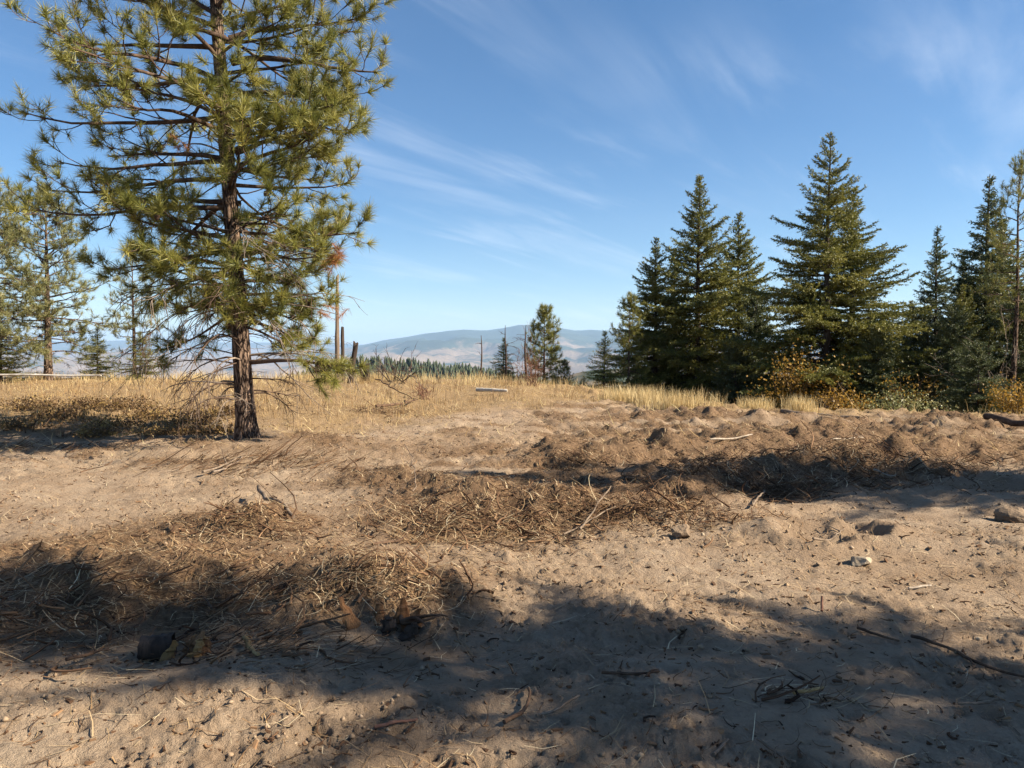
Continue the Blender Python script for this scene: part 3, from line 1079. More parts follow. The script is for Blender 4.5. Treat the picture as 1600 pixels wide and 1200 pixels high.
plant_tree('pine_tree', 'thin young pine with a bare stem beside the dense fir clump', thin_pine, 4.2, 983, 470, 28, G_R, wide=.95)
edge_pine = small_pine_meshes(202, 8.0, 34, 1.5, 30, 'pine_needle', .38, .13)
plant_tree('pine_tree', 'bare-stemmed pine at the very right edge', edge_pine, 8.0, 1594, 262, 23.5, G_R, rot=1.0, wide=.75)

G_L = 'pines beyond the big pine'
pine_a = small_pine_meshes(211, 6.0, 60, 1.75, 40, 'pale_needle', .16, .115)
pine_b = small_pine_meshes(212, 4.6, 26, 1.25, 30, 'pale_needle', .20, .085)
plant_tree('pine_tree', 'pale green pine with a straight dark trunk left of the big pine', pine_a, 6.0, 68, 308, 26.5, G_L, rot=.5, wide=1.12)
plant_tree('pine_tree', 'pine cut by the picture\'s left edge', pine_a, 6.0, -22, 275, 25, G_L, rot=2.5, wide=.95)
plant_tree('pine_tree', 'thin half-bare pine showing between the big pine\'s low boughs', pine_b, 4.6, 206, 395, 28, G_L, rot=.8, wide=.85)
plant_tree('fir_sapling', 'olive sapling in the grass between pale pine and half-bare pine', fir_small, 2.6, 152, 512, 28.5, G_L, rot=.8, wide=1.05)
plant_tree('fir_sapling', 'bushy sapling at the foot of the half-bare pine', fir_small, 2.6, 218, 520, 27.5, G_L, rot=2.8, wide=1.2)
plant_tree('fir_sapling', 'dark sapling cut by the left edge, under the edge pine', fir_small, 2.6, 0, 488, 26, G_L, rot=1.8, wide=1.0)

G_M = 'lone trees on the crest in front of the mountains'
mid_pine = small_pine_meshes(221, 3.3, 40, .85, 40, 'pine_needle', .08, .06, .2)
plant_tree('pine_tree', 'bushy young pine standing alone against the blue mountain', mid_pine, 3.3, 850, 487, 33, G_M, wide=1.0)
plant_tree('fir_sapling', 'little fir among bare snags on the crest', fir_small, 2.6, 787, 530, 31, G_M, rot=.9, wide=.95)
plant_tree('pine_sapling', 'low pine sapling right beside the lone bushy pine', mid_pine, 3.3, 882, 566, 31, G_M, rot=2.0, wide=1.3)

# trees that stand outside the picture on the right and throw the shadows across the clearing
G_S = 'trees beside the clearing, out of view'
for k, (x, y, hgt, msh, h0, wd, lab) in enumerate([
        (10.4, 1.85, 13.2, fir_full, 8.5, .46, 'fir beside the clearing whose shadow crosses the foreground'),
        (11.2, .30, 8.6, fir_mid, 7.5, .8, 'second fir beside the clearing, behind the first'),
        (11.4, 7.1, 9.6, fir_full, 8.5, .66, 'fir beside the clearing whose shadow crosses the torn berm'),
        (13.6, 7.5, 9.4, fir_mid, 7.5, .72, 'fir beside the clearing, farther from the berm')]):
    s = hgt / h0
    o = thing('fir_tree', lab, 'tree', (x, y, hz1(x, y) - .05), k * 1.3, G_S)
    o.scale = (s * wd, s * wd, s)
    for nm, me in zip(('trunk', 'crown'), msh):
        link(bpy.data.objects.new(nm, me), o)

# ------------------------------------------------------------------ autumn shrubs
def leafy_shrub(name, label, cat, px, py, D, w, h, n, mat, leaf=.05, group=None, seed=0, stem='brown_stick', lift=0.0):
    rng = np.random.RandomState(seed)
    c = at(px, py, D)
    z = hz1(c[0], D)
    root = thing(name, label, cat, (c[0], D, z), 0, group)
    sb, lb = MB(), MB()
    tips = []
    for i in range(16):
        az = rng.uniform(0, 6.28)
        P = curve((rng.normal(0, w * .12), rng.normal(0, w * .12), -.05), az, rng.uniform(.8, 1.5), rng.uniform(.5, 1.3), h * rng.uniform(.6, 1.05), 7, rng, .12)
        P[:, 0] *= 1 + (w / h - .6) * .3
        sb.tube(P, np.linspace(.014, .004, 7), 4)
        tips.append(P)
    tips = np.array(tips)
    q = rng.randint(0, len(tips), n)
    t = rng.uniform(1.5, 6, n)
    i0 = np.minimum(t.astype(int), 5)
    B = tips[q, i0] + (tips[q, i0 + 1] - tips[q, i0]) * (t - i0)[:, None] + rng.normal(0, 1, (n, 3)) * np.array([w * .17, w * .17, h * .09])
    B[:, 2] = np.maximum(B[:, 2], .05)
    d = norm(rng.normal(size=(n, 3)) + np.array([0, 0, -.2]))
    s = rand_perp(rng, d)
    l = leaf * rng.uniform(.6, 1.3, n)
    P = np.stack([B, B + d * (l * .5)[:, None], B + d * l[:, None]], 1)
    W = np.stack([l * .08, l * .38, l * .06], 1)
    tone = np.clip(.5 + .5 * fbm(B[:, 0] * 2.5 / w, B[:, 2] * 2.5 / h, 2, seed) + rng.normal(0, .15, n), 0, 1)
    V, Q, A = blades(P, s, W, tone)
    lb.add(V, Q, None, A)
    sb.build('stem', M[stem], root)
    lb.build('foliage', M[mat], root, False)
    return root


G_Y = 'golden-leaved shrubs among the firs'
leafy_shrub('autumn_shrub', 'golden shrub glowing in the gap left of the tallest fir', 'shrub', 1240, 600, 23.2, 1.4, 2.0, 1700, 'yellow_leaf', .07, G_Y, 1)
leafy_shrub('autumn_shrub', 'golden shrub low behind the tallest fir\'s trunk', 'shrub', 1325, 640, 22.0, 1.3, 1.0, 1100, 'yellow_leaf', .065, G_Y, 2)
leafy_shrub('autumn_shrub', 'golden shrub under the slender dark fir', 'shrub', 1428, 640, 22.3, 1.2, 1.5, 700, 'yellow_leaf', .065, G_Y, 3)
leafy_shrub('autumn_shrub', 'yellow shrub at the right edge beyond the bank', 'shrub', 1592, 640, 20.0, 1.1, 1.1, 2200, 'yellow_leaf', .05, G_Y, 4)
leafy_shrub('autumn_shrub', 'olive-gold shrub fringe low at the bank beside the bush-shaped fir', 'shrub', 1405, 650, 21.0, 1.9, .8, 1500, 'pale_needle', .05, G_Y, 5)

# ------------------------------------------------------------------ snags, stumps and dead shrubs on the crest
def snag(name, label, px, top, D, r0, mat, seed, nbr=0, lean=(0, 0), blunt=.7, group='dead snags on the crest', twig=.6):
    rng = np.random.RandomState(seed)
    tip = at(px, top, D)
    z0 = hz1(tip[0], D) - .15
    H = tip[2] - z0
    root = thing(name, label, 'snag', (tip[0] - lean[0] * H, D, z0), 0, group)
    mb = MB()
    z = np.linspace(0, H, 12)
    rr = r0 * (1 - (1 - blunt) * z / H)
    trunk_mesh(rng, mb, [(lean[0] * q + .02 * math.sin(3 * q + seed) * (blunt < .5), lean[1] * q, q) for q in z], rr, 10, 30, .22, .1, 2)
    if blunt > .4:      # splintered top
        k = 10
        top_ring = mb.V[-1][-k:].copy()
        c = top_ring.mean(0)
        up = c + np.array([0, 0, .02])
        mb.V[-1][-k:, 2] += rng.uniform(-.12, .14, k) * min(1, r0 * 8)
        ring = mb.V[-1][-k:]
        mb.add(np.concatenate([ring, [up]]), None, [(i, (i + 1) % k, k) for i in range(k)])
    mb.build('trunk', M[mat], root)
    for i in range(nbr):
        wb = MB()
        q = rng.uniform(.1, .85) * H
        dead_branch(rng, wb, (lean[0] * q, lean[1] * q, q), rng.choice([0.0, math.pi]) + rng.normal(0, .7), rng.uniform(-.1, .6), rng.uniform(-.6, .5), twig * rng.uniform(.4, 1.1) * (1.1 - .6 * q / H), .010, 4)
        wb.build('dead_branch', M['limb'], root)
    return root


snag('snag', 'tall straight dead trunk rising behind the big pine\'s bright low bunch', 527, 430, 27, .085, 'snag', 1, 5, (.012, 0), .55)
snag('snag', 'short broken post touching the tall straight dead trunk', 535, 511, 26.6, .065, 'char', 2, 0, (.0, 0), .75)
snag('snag', 'charred leaning stub standing free in the golden grass', 556, 537, 25, .10, 'char', 3, 0, (.16, 0), .72)
snag('snag', 'thinnest pole snag, leftmost of those before the mountain', 752, 524, 30, .045, 'limb', 4, 5, (0, 0), .2, twig=.5)
snag('snag', 'pole snag rising through the little fir', 790, 508, 29.5, .055, 'char', 5, 7, (0, 0), .15, twig=1.1)
snag('snag', 'branchy dark snag touching the lone bushy pine', 821, 508, 32, .065, 'char', 6, 12, (0, 0), .2, twig=.9)
snag('snag', 'small charred stump in grass beside the leaning stub', 573, 570, 25.5, .12, 'char', 7, 0, (.1, 0), .8)
snag('snag', 'dark broken stump end in grass behind the dead shrubs', 563, 573, 25.8, .07, 'char', 8, 0, (-.2, 0), .8)


def dead_shrub(label, px, py, D, h, nst, mat, seed, spread=.6, group='bare shrubs on the crest', name='dead_shrub', thick=.016, nsub=5):
    rng = np.random.RandomState(seed)
    c = at(px, py, D)
    root = thing(name, label, 'shrub', (c[0], D, hz1(c[0], D) - .03), 0, group)
    for i in range(nst):
        wb = MB()
        az = rng.uniform(0, 6.28)
        e0 = rng.uniform(1.5 - spread, 1.5)
        dead_branch(rng, wb, (rng.normal(0, .12), rng.normal(0, .12), 0), az, e0, e0 - rng.uniform(-.2, .9) * spread, h * rng.uniform(.55, 1.1), thick * rng.uniform(.6, 1.1), nsub)
        wb.build('stem', M[mat], root)
    return root


dead_shrub('bare dark shrub with upright crooked stems right of the leaning stub', 612, 590, 25.5, 1.25, 6, 'char', 11, .7, thick=.022)
dead_shrub('bare shrub with low arching boughs on the crest', 632, 590, 25.0, 1.15, 6, 'limb', 12, 1.3, thick=.024)
dead_shrub('grey wispy shrub just right of the charred stump', 592, 590, 26.0, 1.2, 6, 'dead_wood', 13, .8)
dead_shrub('single bent bare stem in grass midway to the pole snags', 688, 592, 25.5, .9, 2, 'limb', 14, .7)
dead_shrub('bare shrub tangled at the base of the pole snags', 806, 600, 30, 1.1, 7, 'limb', 15, 1.0)
dead_shrub('red-stemmed shrub standing in grass before the lone bushy pine', 832, 615, 24.0, 1.15, 26, 'red_stem', 16, .55, thick=.008, nsub=4)
dead_shrub('thin red-brown shrub reaching up against the lone bushy pine', 828, 605, 26.5, 1.75, 9, 'red_stem', 17, .28, thick=.008, nsub=4)
dead_shrub('low rusty brush in the grass below the bent stem', 662, 635, 19.5, .5, 22, 'red_stem', 18, .9, thick=.006)
dead_shrub('pale twiggy brush at the big fir\'s foot behind the fallen log', 1305, 640, 22.5, .9, 12, 'dead_wood', 19, 1.1, thick=.012, group='bare shrubs below the firs')
dead_shrub('grey tangle of dead boughs above the bush-shaped fir', 1565, 520, 22.5, 2.6, 12, 'dead_wood', 20, .9, thick=.014, group='bare shrubs below the firs')

# ------------------------------------------------------------------ logs, sticks, stones
def stick(name, label, a, b, ra, rb, mat, cat='stick', bend=.03, fork=0, lift=(.0, .0), seed=0, group=None, k=7):
    rng = np.random.RandomState(seed)
    A, B = gnd(*a), gnd(*b)
    n = 12
    t = np.linspace(0, 1, n)
    P = A + (B - A) * t[:, None]
    L = np.linalg.norm(B - A)
    side = norm(np.cross(B - A, [0, 0, 1.0]))
    P = P + side * (bend * L * np.sin(t * math.pi) + rng.normal(0, .008 * L, n))[:, None]
    P[:, 2] = height(P[:, 0], P[:, 1]) + np.linspace(ra, rb, n) * .6 + lift[0] + (lift[1] - lift[0]) * t
    P[:, 2] = np.convolve(np.pad(P[:, 2], 2, 'edge'), np.ones(5) / 5, 'valid')
    base = P[0].copy()
    mb = MB()
    R = np.linspace(ra, rb, n) * (1 + rng.normal(0, .07, n))
    V, Q = tubes((P - base)[None], R[None], k)
    mb.add(V, Q)
    for e, ring in ((0, range(k)), (1, range((n - 1) * k, n * k))):
        ring = list(ring)
        c = V[ring].mean(0)
        mb.add(np.concatenate([V[ring], [c]]), None, [(i, (i + 1) % k, k) for i in range(k)])
    for i in range(fork):
        p, d = lerp_poly(P - base, rng.uniform(.35, .9))
        az, el = az_el(d)
        S = curve(p, az + rng.choice([-1, 1]) * rng.uniform(.4, .9), rng.uniform(.0, .5), rng.uniform(-.2, .3), L * rng.uniform(.15, .35), 6, rng, .12)
        mb.tube(S, np.linspace(rb * .8 + .002, .002, 6), 5)
    o = mb.build(name, M[mat])
    o.location = base
    return tag(o, label, cat, group)


G_LOG = 'fallen logs'
stick('log', 'bleached log half hidden in grass below the pole snags', (745, 617), (792, 618), .055, .04, 'white_wood', 'log', .04, lift=(.11, .09), group=G_LOG, seed=1, k=10)
stick('log', 'long thin bleached pole lying in grass left of the big pine', (0, 602), (160, 598), .035, .025, 'white_wood', 'log', .01, lift=(.30, .22), group=G_LOG, seed=2)
stick('log', 'grey log on the bank in front of the tallest fir', (1222, 648), (1345, 658), .075, .03, 'snag', 'log', .08, lift=(.03, .02), group=G_LOG, seed=3, k=10)
stick('log', 'brown log on the bank at the right edge', (1540, 657), (1612, 672), .065, .06, 'limb', 'log', .03, lift=(.06, .05), group=G_LOG, seed=4, k=10)
stick('log', 'pale half-buried log on the bank right of the grass clumps', (1120, 626), (1180, 640), .08, .05, 'dead_wood', 'log', .02, lift=(.05, .03), group=G_LOG, seed=5, k=9)
G_ST = 'sticks lying on the ground'
sticks = [
    ('stout grey stick sticking out of the root heap, lower left', (402, 783), (462, 816), .024, .016, 'stick', .02, 0, (.14, .02)),
    ('thin straight pole slanting through the grass right of the pine', (588, 612), (645, 632), .018, .010, 'brown_stick', .0, 0, (.35, .10)),
    ('pale slanting pole in grass under the arching shrub', (640, 598), (668, 618), .016, .010, 'stick', .02, 0, (.5, .05)),
    ('dark branch beside the small torn root clump near the grass', (588, 640), (652, 630), .035, .015, 'brown_stick', .05, 1, (.05, .08)),
    ('long dark root running to the right edge, lower right', (1425, 1000), (1600, 1062), .010, .006, 'brown_stick', .03, 1, (.02, .02)),
    ('dark root just above the foreground shadow, lower right', (1340, 985), (1405, 1008), .009, .005, 'brown_stick', .02, 0, (.015, .01)),
    ('pale straw-coloured stick among bark shreds in the right shadow', (1240, 1092), (1286, 1085), .009, .007, 'rot_pale', .05, 0, (.02, .03)),
    ('pale thin stick slanting beside the bark shreds', (1282, 1108), (1334, 1086), .005, .004, 'stick', .02, 0, (.01, .02)),
    ('pale forked twig far right in the shadow', (1496, 1108), (1564, 1109), .006, .004, 'stick', .03, 2, (.02, .03)),
    ('two-pronged pale stick at the bottom edge', (1183, 1172), (1242, 1206), .006, .005, 'stick', .02, 1, (.03, .01)),
    ('short grey stick pointing down, bottom centre-right', (1115, 1183), (1138, 1152), .007, .004, 'stick', .03, 0, (.01, .01)),
    ('curled brown bark strip, bottom centre', (790, 1140), (825, 1086), .011, .006, 'brown_stick', .12, 0, (.02, .03)),
    ('straight pale stick lying above the curled bark strip', (838, 1124), (905, 1098), .006, .005, 'stick', .02, 0, (.01, .02)),
    ('reddish brown stick in the lit sand, bottom left of centre', (585, 1143), (652, 1136), .008, .006, 'red_stem', .03, 0, (.01, .01)),
    ('long brown twig crossing the shadow, centre-right', (940, 1065), (1030, 1055), .008, .005, 'brown_stick', .06, 1, (.02, .01)),
    ('upright reddish peg stuck in the sand, right', (1284, 957), (1284, 951), .008, .007, 'red_stem', .0, 0, (.0, .07)),
    ('pale straight stick leaning out of the straw heap', (905, 838), (955, 790), .010, .006, 'stick', .02, 0, (.03, .20)),
    ('second pale stick fanning from the straw heap\'s end', (880, 842), (962, 808), .009, .005, 'stick', .05, 0, (.02, .12)),
    ('long pale stem standing in the straw heap', (648, 778), (634, 735), .006, .004, 'stick', .04, 0, (.05, .30)),
    ('curved brown stick at the straw heap\'s left end', (582, 852), (640, 822), .013, .007, 'brown_stick', .10, 0, (.01, .02)),
    ('white splintered stick on the torn berm', (1110, 693), (1175, 688), .016, .010, 'pale_wood', .03, 0, (.05, .05)),
    ('group of bleached twigs on top of the berm, right', (1300, 700), (1350, 690), .014, .008, 'pale_wood', .06, 2, (.08, .08)),
    ('bleached forked twig on the shaded face of the berm', (1365, 752), (1400, 756), .012, .006, 'pale_wood', .10, 1, (.08, .08)),
    ('short pale stake leaning on the lower berm face', (1175, 798), (1196, 783), .011, .008, 'stick', .0, 0, (.02, .10)),
    ('pale twig lying in the small hollow, right', (1270, 850), (1318, 838), .010, .006, 'stick', .06, 1, (.03, .04)),
    ('dark thin stick on the sand left of centre', (362, 911), (396, 893), .008, .006, 'brown_stick', .05, 0, (.01, .02)),
    ('long dry stem bent across the brush, far left', (330, 975), (270, 922), .006, .003, 'brown_stick', .12, 1, (.10, .02)),
    ('tan splinter lying in the shade left of the rotten stump', (383, 1005), (404, 1029), .016, .010, 'rot_pale', .02, 0, (.02, .02)),
    ('bundle-like long grey stem below the pine', (318, 748), (385, 715), .016, .008, 'stick', .02, 1, (.06, .06)),
    ('grey stem lying alongside the one below the pine', (335, 745), (380, 722), .012, .008, 'dead_wood', .04, 0, (.05, .05)),
    ('brown root with twigs, lower left brush', (105, 1052), (170, 1025), .010, .005, 'brown_stick', .06, 2, (.05, .02)),
    ('lone pale stick crossing the lit sand, mid right', (1420, 920), (1455, 918), .008, .006, 'pale_wood', .02, 0, (.01, .01)),
]
for i, (lab, a, b, ra, rb, mt, bd, fk, lf) in enumerate(sticks):
    stick('stick', lab, a, b, ra, rb, mt, 'stick', bd, fk, lf, 300 + i, G_ST)


def rock(name, label, px, py, size, mat, seed, cat='rock', sink=.3):
    rng = np.random.RandomState(seed)
    import bmesh
    bm = bmesh.new()
    bmesh.ops.create_icosphere(bm, subdivisions=3, radius=1)
    pl = norm(rng.normal(size=(9, 3)))
    off = rng.uniform(.55, .85, 9)
    for v in bm.verts:
        p = np.array(v.co)
        for q, o in zip(pl, off):
            s = p @ q - o
            if s > 0:
                p = p - q * s
        p = p * (1 + .05 * rng.normal())
        v.co = p * np.array(size)
    me = bpy.data.meshes.new(name)
    bm.to_mesh(me)
    bm.free()
    me.materials.append(M[mat])
    o = link(bpy.data.objects.new(name, me))
    g = gnd(px, py)
    o.location = (g[0], g[1], hz1(g[0], g[1], True) + size[2] * (1 - 2 * sink))
    o.rotation_euler = (0, 0, rng.uniform(0, 6))
    return tag(o, label, cat)


rock('rock', 'pale angular rock below the small hollow in the sand', 1343, 882, (.095, .07, .055), 'rock', 1)
rock('clod', 'grey lump of earth at the end of the torn berm', 1066, 838, (.11, .09, .075), 'rock_grey', 2, 'clod')
rock('rock', 'small white stone beside the grey lump of earth', 1098, 836, (.022, .02, .02), 'rock', 3)
rock('clod', 'rounded tan lump of earth at the right edge', 1585, 812, (.17, .14, .11), 'rock_grey', 4, 'clod', .44)
rock('rock', 'thin white chip at the lit sand, right of the hollow', 1530, 998, (.02, .02, .015), 'rock', 5)


# rotten stump and log chunk
def shard(rng, mb, c, h, w, t, lean, n=9):
    """a splintered slab of rotten wood"""
    zs = np.linspace(0, 1, n)
    ws = w * (1 - .75 * zs ** 1.5) * (1 + rng.normal(0, .13, n))
    ts_ = t * (1 - .7 * zs) * (1 + rng.normal(0, .15, n))
    P = np.stack([c[0] + lean[0] * zs * h, c[1] + lean[1] * zs * h, c[2] + zs * h], -1) + rng.normal(0, .006, (n, 3))
    a = rng.uniform(-.5, .5)
    A, B = np.array([math.cos(a), math.sin(a), 0]), np.array([-math.sin(a), math.cos(a), 0])
    k = 8
    th = np.arange(k) * 2 * np.pi / k
    V = P[:, None] + (ws[:, None, None] * np.cos(th)[None, :, None] * A + ts_[:, None, None] * np.sin(th)[None, :, None] * B) * (1 + rng.normal(0, .13, (n, k, 1)))
    idx = np.arange(n * k).reshape(n, k)
    j2 = np.roll(np.arange(k), -1)
    Q = np.stack([idx[:-1], idx[:-1, j2], idx[1:, j2], idx[1:]], -1).reshape(-1, 4)
    mb.add(V.reshape(-1, 3), Q, [(idx[-1, 0], idx[-1, i], idx[-1, i + 1]) for i in range(1, k - 1)])


rng = np.random.RandomState(77)
g = gnd(600, 985)
root = thing('rotten_stump', 'torn-out rotten stump with orange splintered wood at the shadow\'s edge', 'stump', (g[0], g[1], g[2] - .04))
for (dx, dy, hh, w, t, ln, mt) in ((-.11, -.03, .24, .055, .022, (-.55, .1), 'rot'), (-.02, .08, .17, .06, .035, (-.2, .2), 'rot'), (.07, .09, .20, .065, .03, (.15, .1), 'rot'), (.13, .05, .17, .05, .03, (.35, 0), 'rot'),
                              (.02, .02, .13, .07, .05, (.1, -.2), 'char'), (.12, -.02, .12, .06, .05, (.5, -.3), 'char'), (.19, .01, .10, .04, .03, (.7, -.1), 'snag'), (-.20, .06, .11, .022, .012, (.1, 0), 'rot_pale')):
    mb = MB()
    shard(rng, mb, (dx, dy, -.02), hh, w, t, ln)
    mb.build('splinter', M[mt], root, False)
for i in range(7):
    mb = MB()
    a = rng.uniform(-1.2, 1.6)
    P = curve((.10, .0, .08), a, rng.uniform(-.2, .4), rng.uniform(-.9, -.2), rng.uniform(.15, .34), 7, rng, .2)
    mb.tube(P, np.linspace(.016, .004, 7), 5)
    mb.build('root', M['brown_stick'], root)

g = gnd(272, 1028)
root = thing('rotten_log', 'short rotten log chunk with ragged orange wood in the left shade', 'log', (g[0], g[1], g[2]), .15)
mb = MB()
P = np.stack([np.linspace(-.16, .0, 8), np.zeros(8), np.full(8, .055)], -1)
V, Q = tubes(P[None], (np.full(8, .062) * (1 + rng.normal(0, .06, 8)))[None], 14)
mb.add(V + rng.normal(0, .004, V.shape), Q)
mb.build('bark_shell', M['char'], root)
for i in range(12):
    mb = MB()
    shard(rng, mb, (rng.uniform(-.04, .17), rng.uniform(-.05, .05), rng.uniform(-.02, .03)), rng.uniform(.06, .13), rng.uniform(.025, .045), rng.uniform(.012, .025), (rng.uniform(-.4, .6), rng.uniform(-.3, .3)))
    mb.build('splinter', M['rot'] if i % 3 else M['rot_pale'], root, False)

# ------------------------------------------------------------------ litter, roots, clods
def surf(x, y):
    return height(x, y)


def litter(rng, x, y, lo, hi, w, lift, tone, tilt=.35, n=4, curl=.5, az=None):
    """curved dry stems lying on the ground"""
    m = len(x)
    L = lo + (hi - lo) * rng.rand(m) ** 1.6
    L = L * np.where(rng.rand(m) < .06, 2.2, 1.0)
    a = rng.uniform(0, 2 * np.pi, m) if az is None else az + rng.normal(0, .5, m)
    el = rng.normal(0, tilt, m)
    kap = rng.normal(0, curl, m)
    t = np.linspace(-.5, .5, n)
    ca = a[:, None] + kap[:, None] * t[None] * 2
    P = np.zeros((m, n, 3))
    st = (L / (n - 1))[:, None]
    P[..., 0] = x[:, None] + np.cumsum(np.cos(ca) * st, 1) - L[:, None] * .5 * np.cos(a)[:, None]
    P[..., 1] = y[:, None] + np.cumsum(np.sin(ca) * st, 1) - L[:, None] * .5 * np.sin(a)[:, None]
    zz = surf(P[..., 0].ravel(), P[..., 1].ravel()).reshape(m, n)
    P[..., 2] = np.maximum(zz + .003, zz.mean(1)[:, None] * .5 + zz * .5 + lift[:, None] + np.abs(np.sin(el))[:, None] * L[:, None] * (t + .5)[None] * .8)
    return P, L


def view_points(rng, m, y0, y1, power=1.0, half=.72):
    y = y0 + (y1 - y0) * rng.rand(m) ** power
    x = (rng.rand(m) * 2 - 1) * half * y
    return x, y


def flat_side(P):
    d = norm(P[:, -1] - P[:, 0])
    return norm(np.cross(d, np.array([0, 0, 1.0])) + 1e-6)


rng = np.random.RandomState(31)
# straw and fine stems, thick on the torn heaps
X, Y = view_points(rng, 330000, 2.3, 18.5, 1.25)
dens = .11 + brush(X, Y) ** 1.6 * .62 + .16 * sstep(8, 13, Y)
dens *= np.where((Y < 4.2) & (X > -1.8), .35, 1)
keep = rng.rand(len(X)) < dens * .30
X, Y = X[keep], Y[keep]
bz = brush(X, Y)
P, L = litter(rng, X, Y, .03, .20, 0, rng.rand(len(X)) ** 3 * .05 * bz, .5, .22, 3)
W = np.interp(np.linspace(0, 1, 3), [0, 1], [1, .5])[None] * (rng.uniform(.0010, .0026, len(X)) + .00012 * Y)[:, None]
V, Q, A = blades(P, flat_side(P), W, np.clip(.56 + .28 * rng.normal(size=len(X)) - .10 * bz, 0, 1))
mb = MB()
mb.add(V, Q, None, A)
tag(mb.build('straw_litter', M['straw'], None, False), 'dry straw and stems strewn over the torn soil', 'litter', None, 'stuff')
print('straw', len(X))

rs2 = np.random.RandomState(33)
Y = 11 + 15 * rs2.rand(60000)
X = (rs2.rand(len(Y)) * 2 - 1) * .72 * Y
keep = (rs2.rand(len(X)) < (.25 + .75 * grassy(X, Y)) * (.25 + .75 * sstep(-.2, .4, fbm(X / 1.2, Y / 1.2, 3, 35))) * .34) & (Y < np.interp(X, YC_X, YC) + .5)
X, Y = X[keep], Y[keep]
P, L = litter(rs2, X, Y, .10, .38, 0, rs2.rand(len(X)) ** 2 * .06, .5, .35, 3)
W = np.array([1, .9, .4])[None] * rs2.uniform(.003, .0065, len(X))[:, None]
V, Q, A = blades(P, flat_side(P), W, np.clip(.55 + .28 * rs2.normal(size=len(X)), 0, 1))
mb = MB()
mb.add(V, Q, None, A)
tag(mb.build('fallen_grass', M['grass'], None, False), 'flattened golden grass lying over the slope', 'litter', None, 'stuff')

# dark torn roots and twigs
X, Y = view_points(rng, 90000, 2.3, 16.5, 1.25)
keep = rng.rand(len(X)) < (.24 + brush(X, Y) ** 1.5 * .6) * .19
X, Y = X[keep], Y[keep]
bz = brush(X, Y)
P, L = litter(rng, X, Y, .015, .09, 0, rng.rand(len(X)) * .05 * bz, .5, .45, 5, .9)
R = np.linspace(1, .45, 5)[None] * (.0014 + .007 * rng.rand(len(X)) ** 4 + .00014 * Y)[:, None]
V, Q = tubes(P, R, 3)
mb = MB()
mb.add(V, Q, None, np.repeat(np.clip(.45 + .25 * rng.normal(size=len(X)), 0, 1), 15))
tag(mb.build('root_litter', M['root'], None), 'dark torn roots and twigs mixed into the soil', 'litter', None, 'stuff')
print('roots', len(X))

# bark chips and broken bits, half buried
rs3 = np.random.RandomState(35)
X, Y = view_points(rs3, 26000, 2.3, 16, 1.4)
keep = rs3.rand(len(X)) < (.14 + .5 * brush(X, Y)) * (.45 + .55 * sstep(-.2, .4, fbm(X / .8, Y / .8, 3, 37)))
X, Y = X[keep], Y[keep]
m = len(X)
bx_v = np.array([[a, b, c] for c in (-1, 1) for a, b in ((-1, -1), (1, -1), (1, 1), (-1, 1))], float)
bx_q = np.array([(4, 5, 6, 7), (0, 1, 5, 4), (1, 2, 6, 5), (2, 3, 7, 6), (3, 0, 4, 7)])
ln_ = .005 + .020 * rs3.rand(m) ** 3
V = bx_v[None] * np.stack([ln_, ln_ * rs3.uniform(.15, .5, m), np.full(m, .003) + ln_ * .12], -1)[:, None] * (1 + rs3.normal(0, .2, (m, 8, 3)))
a_, e_ = rs3.uniform(0, 6.28, m)[:, None], rs3.normal(0, .35, m)[:, None]
x1, z1 = V[..., 0] * np.cos(e_) - V[..., 2] * np.sin(e_), V[..., 0] * np.sin(e_) + V[..., 2] * np.cos(e_)
V = np.stack([x1 * np.cos(a_) - V[..., 1] * np.sin(a_), x1 * np.sin(a_) + V[..., 1] * np.cos(a_), z1], -1) + np.stack([X, Y, surf(X, Y) + .002], -1)[:, None]
mb = MB()
mb.add(V.reshape(-1, 3), (bx_q[None] + (np.arange(m) * 8)[:, None, None]).reshape(-1, 4), None, np.repeat(np.clip(.5 + .28 * rs3.normal(size=m), 0, 1), 8))
tag(mb.build('bark_chips', M['root'], None, False), 'dark bark chips and broken bits strewn on the soil', 'litter', None, 'stuff')

# clods and grit
X, Y = view_points(rng, 12000, 2.3, 16, 1.5)
keep = rng.rand(len(X)) < .25 + .75 * sstep(-.1, .5, fbm(X / .9, Y / .9, 2, 91))
X, Y = X[keep], Y[keep]
m = len(X)
oct_v = np.array([[1, 0, 0], [-1, 0, 0], [0, 1, 0], [0, -1, 0], [0, 0, 1], [0, 0, -1.]])
oct_t = np.array([[0, 2, 4], [2, 1, 4], [1, 3, 4], [3, 0, 4], [2, 0, 5], [1, 2, 5], [3, 1, 5], [0, 3, 5]])
sz = (.003 + .015 * rng.rand(m) ** 4) * (1 + .03 * Y)
V = oct_v[None] * (1 + rng.normal(0, .28, (m, 6, 3)))
rot = rng.uniform(0, 6.28, m)
c, s = np.cos(rot)[:, None], np.sin(rot)[:, None]
V = np.stack([V[..., 0] * c - V[..., 1] * s, V[..., 0] * s + V[..., 1] * c, V[..., 2] * .75], -1) * sz[:, None, None]
V = V + np.stack([X, Y, surf(X, Y) + sz * .3], -1)[:, None]
T = (oct_t[None] + (np.arange(m) * 6)[:, None, None]).reshape(-1, 3)
mb = MB()
mb.add(V.reshape(-1, 3), None, T, np.repeat(np.clip(.5 + .2 * rng.normal(size=m), 0, 1), 6))
tag(mb.build('soil_clods', M['clod'], None), 'small clods and grit scattered over the sand', 'soil', None, 'stuff')


